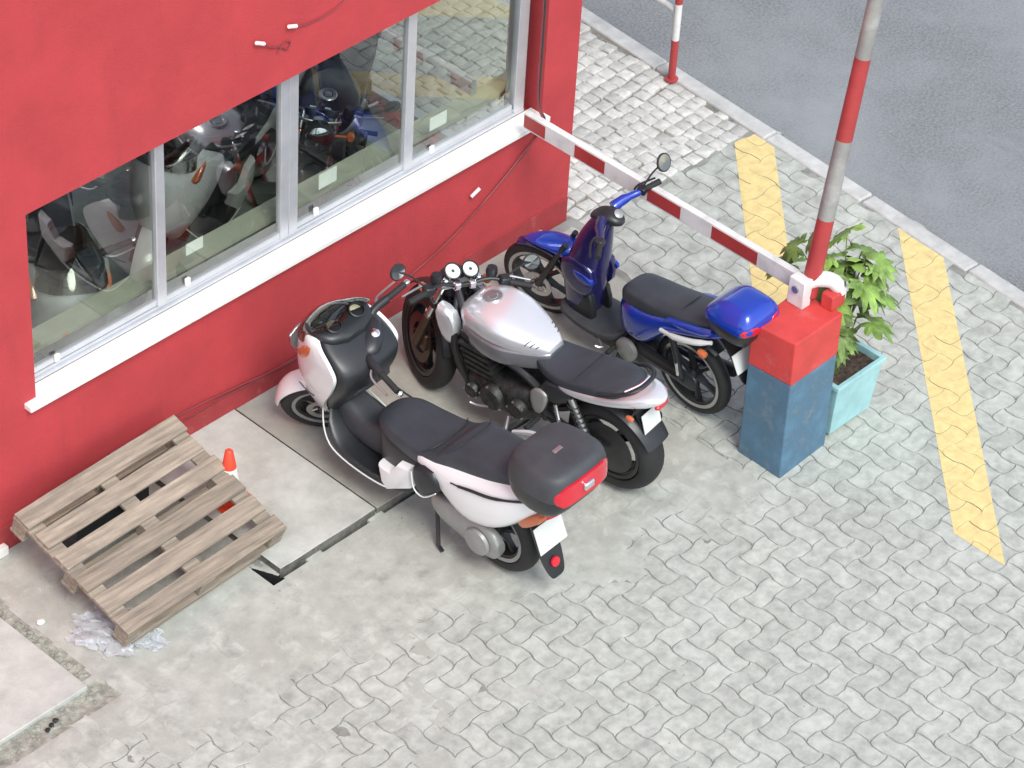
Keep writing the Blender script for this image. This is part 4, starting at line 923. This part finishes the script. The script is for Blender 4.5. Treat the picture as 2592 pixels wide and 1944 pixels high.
    g = xloft([(-.34, .625, .13, .03, .03), (-.42, .64, .152, .04, .045), (-.56, .672, .158, .05, .055), (-.70, .712, .148, .05, .055), (-.82, .752, .125, .052, .05), (-.91, .778, .09, .04, .04), (-.965, .79, .045, .018, .022), (-.98, .792, .012, .006, .008)], n=2.8); tl = g.build('tail_cowl', paint, t)
    g = G(); g.tube([(-.66, .15, .755), (-.76, .145, .805), (-.84, .09, .838), (-.86, 0, .845), (-.84, -.09, .838), (-.76, -.145, .805), (-.66, -.15, .755)], .013, 9, 4); gr = g.build('grab_rail', 'black_plastic', t)
    g = G(); g.tube([(-.80, .115, .838), (-.845, .04, .860), (-.845, -.04, .860)], .006, 6, 3); g.build('rail_trim', 'chrome', gr)
    g = G(); g.pillow([(-.035, .0), (.035, .0), (.05, .03), (0, .045), (-.05, .03)], 0, .02, 2); q = G(); q.add([(-.95 - h, u, .735 + v * .9) for u, h, v in g.v], g.f); q.build('tail_lamp', 'red_lens', t)
    fender(t, -A, r, r + .022, .20, 30, 152, 'black_plastic', 'rear_mudguard', .02, .9)
    g = G(); g.lathe([(.03, .0), (.15, .0), (.165, .012), (.15, .02), (.03, .02)], (-A, .062, r), 'Y', 30); g.build('sprocket', 'alloy_dark', t)
    rings = [[(x + .006, -hw, z), (x + .006, hw, z), (x - .01, hw, z - .006), (x - .01, -hw, z - .006)] for x, z, hw in smooth([(-.80, .72, .07), (-.83, .68, .07), (-.86, .60, .06), (-.885, .53, .045), (-.89, .515, .02)], 3)]
    g = G(); g.loft(rings); g.build('plate_holder', 'black_plastic', t)
    c = Vector((-.893, 0, .605)); d = Vector((-.22, 0, -1)).normalized(); y_ = Vector((0, .07, 0)); n_ = Vector((-1, 0, .22)).normalized() * .002
    g = G(); q = [c - y_ - d * .06, c + y_ - d * .06, c + y_ + d * .06, c - y_ + d * .06]; g.loft([[v - n_ for v in q], [v + n_ for v in q]]); g.build('number_plate', 'plate', t, sm=False)
    for s_ in (-1, 1):
        g = G(); g.tube([(-.84, s_ * .06, .69), (-.86, s_ * .13, .695)], .007, 7); ib = g.build('indicator_stalk', 'black_plastic', t)
        g = G(); g.lathe([(0, -.022), (.012, -.02), (.018, 0), (.012, .02), (0, .022)], (-.86, s_ * .145, .697), (1, 0, 0), 14); g.build('indicator_lens', 'orange_lens', ib)
        g = G(); g.tube([(-.20, s_ * .10, .36), (-.4, s_ * .115, .32), (-A, s_ * .12, r)], [.03, .028, .024], 9, 2); g.build('swingarm', 'alloy_dark', t)
        g = G(); g.tube([(-.58, s_ * .13, .33), (-.46, s_ * .14, .60)], .020, 10); sh = g.build('shock_absorber', 'alloy', t)
        g = G(); pts = [(-.57 + .10 * k / 64 + .024 * 0, s_ * .137 + .028 * math.cos(k * .7), .36 + .2 * k / 64) for k in range(65)]
        pts = [(x + .028 * math.sin(k * .7), y, z) for k, (x, y, z) in enumerate(pts)]; g.tube(pts, .0055, 5); g.build('spring', 'black_plastic', sh)
        g = G(); g.pillow([(-.20, .52), (-.26, .56), (-.31, .54), (-.30, .46), (-.26, .38), (-.21, .40)], s_ * .15, s_ * .172, 2); g.build('heel_plate', 'cover_grey', t)
        g = G(); g.tube([(-.25, s_ * .16, .34), (-.25, s_ * .27, .345)], .015, 9); g.build('footpeg', 'rubber', t)
        g = G(); g.tube([(-.36, s_ * .15, .50), (-.40, s_ * .17, .42), (-.47, s_ * .22, .42)], .011, 8, 2); g.build('pillion_peg', 'alloy', t)
        g = G(); g.pillow([(-.28, .62), (-.24, .50), (-.36, .50), (-.46, .585), (-.44, .64)], s_ * .10, s_ * .155, 2); g.build('side_panel', 'black_plastic', t)
    wheel(t, -A, r, .17, rim='black_plastic', spokes=3, disc=None, lip='alloy_dark', th=.105, sw=.024)
    g = G(); g.tube([(-.20, .145, .40), (-.45, .145, .39), (-A, .135, .385)], .012, 7); g.build('chain_guard', 'black_plastic', t)
    g = G(); g.tube([(-.02, .14, .20), (-.06, .26, .03)], .012, 8); g.tube([(-.06, .26, .03), (-.09, .30, .02)], .013, 7); g.build('side_stand', 'alloy', t)
    g = G(); g.tube([(.05, .22, .29), (.12, .235, .27), (.16, .25, .28)], .008, 7); g.build('gear_lever', 'alloy', t)
    return t
motorcycle('motorcycle', 'silver naked motorcycle with twin white gauges between the two scooters', (-1.605, -1.17, .022), 94.8, 6)

# ---------------------------------------------------------------- blue underbone moped
def moped(name, label, loc, head, lean):
    t = bike(name, label, loc, head, lean, 'moped'); A = .615; r = .262
    steer((.30, 0, .75), math.radians(14), math.radians(26)); SX_ = G.XF.copy(); G.XF = Matrix.Translation((-.065, 0, 0)) @ SX_
    wheel(t, A, r, .075, rim='alloy_dark', spokes=6, disc=.09, lip='alloy', th=.058, sw=.010)
    g = G()
    for s_ in (-1, 1):
        g = G(); g.tube([(A, s_ * .062, r), (A - .06, s_ * .065, r + .12), (.40, s_ * .055, .68)], [.018, .02, .017], 10); g.build('fork_leg', 'black_plastic', t)
    # beak-like mudguard standing over the wheel
    rows = [(.72, .545, .008, .004, .004), (.68, .565, .035, .010, .008), (.60, .59, .062, .020, .012), (.50, .605, .075, .03, .03), (.40, .60, .07, .05, .07), (.35, .58, .05, .04, .08)]
    g = xloft(rows, n=2.3); g.build('front_mudguard', 'blue_paint', t)
    fender(t, A, r, r + .018, .085, 60, 150, 'navy_paint', 'wheel_guard', .012, .8)
    G.XF = Matrix.Translation((-.045, 0, 0))
    # leg shield
    def sec(z, xf, xb, hw, n=2.5, N=28):
        xc, hx = (xf + xb) / 2, (xf - xb) / 2; out = []
        for k in range(N):
            a = 2 * PI * k / N; c_, s_ = math.cos(a), math.sin(a); out.append((xc + hx * math.copysign(abs(c_) ** (2 / n), c_), hw * math.copysign(abs(s_) ** (2 / n), s_), z))
        return out
    rows = smooth([(.17, .33, .20, .05), (.24, .38, .18, .085), (.36, .395, .16, .100), (.50, .39, .14, .110), (.64, .355, .12, .104), (.78, .30, .10, .086), (.88, .25, .085, .064), (.95, .205, .075, .043), (.98, .18, .09, .03)], 4)
    g = G(); g.loft([sec(*q) for q in rows]); ls = g.build('leg_shield', 'navy_paint', t, ang=60)
    for s_ in (-1, 1):
        g = G(); g.pillow([(.37, .60), (.25, .66), (.14, .62), (.13, .48), (.22, .40), (.36, .46)], s_ * .065, s_ * .112, 2); g.build('shield_panel', 'navy_paint', ls)
        g = G(); g.pillow([(.27, .575), (.20, .59), (.12, .57), (.13, .535), (.22, .53)], s_ * .095, s_ * .121, 2); g.build('shield_flash', 'blue_paint', ls)
        g = G(); g.pillow([(.30, .40), (.16, .42), (.14, .24), (.24, .18), (.33, .24)], s_ * .05, s_ * .092, 2); g.build('lower_shield', 'black_plastic', ls)
    # handlebar, pod and speedometer
    G.XF = Matrix.Translation((-.045, 0, 0)) @ SX_
    g = xloft([(.02, .975, .02, .015, .015), (.045, .985, .045, .025, .03), (.10, .995, .055, .032, .05), (.17, .98, .05, .03, .05), (.22, .955, .025, .015, .02)], n=2.6); pod = g.build('handlebar_pod', 'black_plastic', t)
    g = G(); g.lathe([(0, 0), (.026, 0), (.028, .008), (.024, .011), (0, .012)], (.055, -.01, 1.015), (-.6, 0, 1), 20); g.build('speedometer', 'cover_grey', pod)
    for s_ in (-1, 1):
        g = G(); g.tube([(.12, s_ * .06, .995), (.09, s_ * .13, 1.01), (.035, s_ * .215, 1.02)], [.034, .03, .022, .018], 12, 3, 1.0); g.build('handlebar_cowl', 'blue_paint' if s_ < 0 else 'navy_paint', pod)  # both cowls share one paint; the left has its shade put into the colour
        g = G(); g.tube([(.038, s_ * .21, 1.02), (-.02, s_ * .335, 1.02)], .018, 12); gp = g.build('grip', 'rubber', pod)
        g = G(); g.box((.005, s_ * .23 - .025, 1.0), (.055, s_ * .23 + .025, 1.045)); g.build('switch_box', 'black_plastic', pod, bev=.008)
        g = G(); g.tube([(.07, s_ * .21, 1.025), (.07, s_ * .26, 1.02), (.02, s_ * .35, 1.015)], .006, 7, 3); g.build('lever', 'alloy_dark', pod)
    mirror(t, (.03, -.235, 1.04), (-.03, -.37, 1.14), (-1, .1, .45), .054)
    straight()
    # floor, spine, engine
    g = xloft([(.34, .24, .08, .02, .03), (.30, .235, .125, .022, .03), (.15, .235, .15, .022, .035), (.0, .245, .15, .025, .035), (-.1, .27, .13, .03, .03), (-.15, .30, .08, .03, .03)], n=4); g.build('footboard', 'grey_plastic', t)
    g = xloft([(.18, .19, .06, .05, .05), (.1, .19, .10, .06, .06), (-.1, .21, .11, .07, .07), (-.28, .23, .10, .08, .08), (-.36, .24, .06, .05, .05)], n=3); eng = g.build('engine', 'engine', t)
    g = G(); g.lathe([(0, 0), (.075, 0), (.072, .025), (.05, .035), (0, .036)], (-.2, .10, .24), 'Y', 20); g.build('engine_cover', 'cover_grey', eng)
    # body
    g = xloft([(-.10, .46, .06, .08, .12), (-.15, .47, .11, .11, .15), (-.22, .49, .138, .12, .165), (-.32, .51, .150, .125, .165), (-.42, .57, .155, .095, .12), (-.52, .635, .155, .065, .075), (-.66, .685, .148, .055, .055), (-.80, .73, .125, .05, .045), (-.90, .765, .08, .03, .03), (-.93, .77, .03, .01, .01)], n=2.9); bd = g.build('body_panel', 'blue_paint', t)
    for s_ in (-1, 1):
        g = G(); g.pillow([(-.52, .70), (-.60, .725), (-.75, .765), (-.87, .795), (-.80, .745), (-.64, .695)], s_ * .12, s_ * .162, 2); g.build('side_flash', 'blue_paint', bd)
        g = G(); g.tube([(-.50, s_ * .165, .615), (-.62, s_ * .182, .645), (-.76, s_ * .178, .695), (-.86, s_ * .150, .735)], [.012, .018, .018, .012], 9, 3); g.build('grab_handle', 'plate', t)
    g = xloft([(-.10, .58, .04, .02, .05), (-.13, .60, .08, .05, .07), (-.18, .625, .108, .06, .08), (-.28, .64, .122, .062, .08), (-.42, .66, .130, .062, .08), (-.56, .695, .132, .060, .08), (-.70, .735, .125, .055, .07), (-.80, .765, .10, .045, .06), (-.85, .775, .05, .02, .04)], n=3.2); se = g.build('seat', 'seat_vinyl', t, ang=60)
    g = G(); g.tube([(-.55, .128, .72), (-.575, .07, .757), (-.58, 0, .763), (-.575, -.07, .757), (-.55, -.128, .72)], .0035, 6, 3); g.build('seam', 'black_plastic', se)
    # top box
    G.XF = Matrix.Translation((-.78, 0, .80)) @ Matrix.Diagonal((.93, .93, .90, 1)) @ Matrix.Translation((.76, 0, -.84))
    rows = smooth([(.815, -.80, -1.02, .11), (.84, -.77, -1.06, .145), (.90, -.755, -1.095, .165), (.945, -.75, -1.10, .170)], 3); g = G(); g.loft([sec(*q, n=4) for q in rows]); bx = g.build('top_box', 'black_plastic', t, ang=50)
    rows = smooth([(.948, -.747, -1.105, .173), (.985, -.755, -1.112, .171), (1.035, -.805, -1.095, .150), (1.075, -.865, -1.06, .112), (1.088, -.915, -1.02, .06), (1.09, -.95, -.99, .02)], 3); g = G(); g.loft([sec(*q, n=4.5) for q in rows]); ld = g.build('box_lid', 'blue_paint', bx, ang=50)
    for s_ in (-1, 1):
        q = G(); q.pillow([(.03, -.01), (.155, -.005), (.15, .045), (.07, .05)], 0, .018, 2); q2 = G(); q2.add([(-1.098 - h + abs(u) ** 3 * 9, s_ * u, .955 + v) for u, h, v in q.v], q.f); q2.build('reflector', 'red_lens', bx)
    g = G(); g.box((-1.118, -.022, .93), (-1.10, .022, .965)); g.build('box_latch', 'chrome', bx, bev=.006)
    g = G(); g.box((-1.03, -.09, .79), (-.74, .09, .812)); g.build('carrier', 'alloy_dark', t, bev=.006)
    straight()
    # rear
    wheel(t, -A, r, .085, rim='alloy_dark', spokes=6, disc=None, lip='alloy', th=.060, sw=.010)
    fender(t, -A, r, r + .06, .11, 60, 125, 'black_plastic', 'rear_mudguard', .015, .8)
    rings = [[(x + .006, -hw, z), (x + .006, hw, z), (x - .01, hw, z - .006), (x - .01, -hw, z - .006)] for x, z, hw in smooth([(-.83, .72, .07), (-.90, .66, .07), (-.96, .56, .06), (-1.0, .47, .045), (-1.01, .455, .02)], 3)]
    g = G(); g.loft(rings); g.build('plate_holder', 'black_plastic', t)
    c = Vector((-.972, -.0, .59)); d = Vector((-.45, 0, -1)).normalized(); y_ = Vector((0, .08, 0)); n_ = Vector((-1, 0, .45)).normalized() * .002
    g = G(); q = [c - y_ - d * .06, c + y_ - d * .06, c + y_ + d * .06, c - y_ + d * .06]; g.loft([[v - n_ for v in q], [v + n_ for v in q]]); g.build('number_plate', 'plate', t, sm=False)
    for s_ in (-1, 1):
        g = G(); g.tube([(-.80, s_ * .07, .66), (-.81, s_ * .15, .64)], .007, 7); ib = g.build('indicator_stalk', 'black_plastic', t)
        g = G(); g.lathe([(0, -.028), (.018, -.024), (.024, 0), (.018, .025), (0, .028)], (-.81, s_ * .165, .635), (1, 0, 0), 14); g.build('indicator_lens', 'orange_lens', ib)
        g = G(); g.tube([(-.24, s_ * .08, .25), (-A, s_ * .085, r)], .02, 9); g.build('swingarm', 'alloy_dark', t)
        g = G(); g.tube([(-A + .01, s_ * .1, r + .02), (-.54, s_ * .115, .56)], .020, 10); sh = g.build('shock_absorber', 'black_plastic', t)
        g = G(); g.tube([(-A + .015, s_ * .122, r + .05), (-.59, s_ * .128, .40)], .009, 8); g.build('shock_shaft', 'chrome', sh)
        g = G(); g.tube([(-.12, s_ * .10, .22), (-.13, s_ * .20, .22)], .014, 8); g.build('footpeg', 'rubber', t)
    g = xloft([(-.24, .26, .012, .04, .04), (-.3, .262, .018, .055, .055), (-.5, .265, .018, .05, .05), (-.66, .263, .018, .055, .055), (-.70, .263, .010, .03, .03)], n=3, yc=.075); g.build('chain_case', 'black_plastic', t)
    g = G(); g.lathe([(0, 0), (.03, 0), (.04, .05), (.042, .38), (.03, .42), (0, .42)], (-.38, -.13, .22), (-1, -.02, .16), 18); g.tube([(.05, -.07, .16), (-.2, -.11, .17), (-.38, -.13, .22)], .016, 8, 3); g.build('exhaust', 'alloy_dark', t)
    g = G(); g.tube([(-.14, .10, .20), (-.17, .22, .035)], .010, 8); g.build('side_stand', 'alloy_dark', t)
    g = G(); g.tube([(.03, .11, .22), (-.06, .16, .20), (-.03, .19, .21)], .008, 7, 2); g.build('gear_lever', 'alloy', t)
    return t
moped('moped', 'blue step-through moped with a blue top box parked under the boom', (-.759, -1.09, .018), 89, 5)

# ---------------------------------------------------------------- bikes on show behind the glass
scooter('scooter', 'light grey scooter on show behind the second window pane', (-1.75, 1.30, .05), 200, 4, body='fairing_light', case=False, st=20, detail=False)
scooter('scooter', 'mid grey scooter on show behind the first window pane', (-3.15, 1.05, .05), 240, 4, body='fairing_grey', case=False, st=-15, detail=False)
motorcycle('motorcycle', 'dark motorcycle on show behind the third window pane', (-.98, 1.12, .05), 215, 5, paint='alloy_dark', st=15)
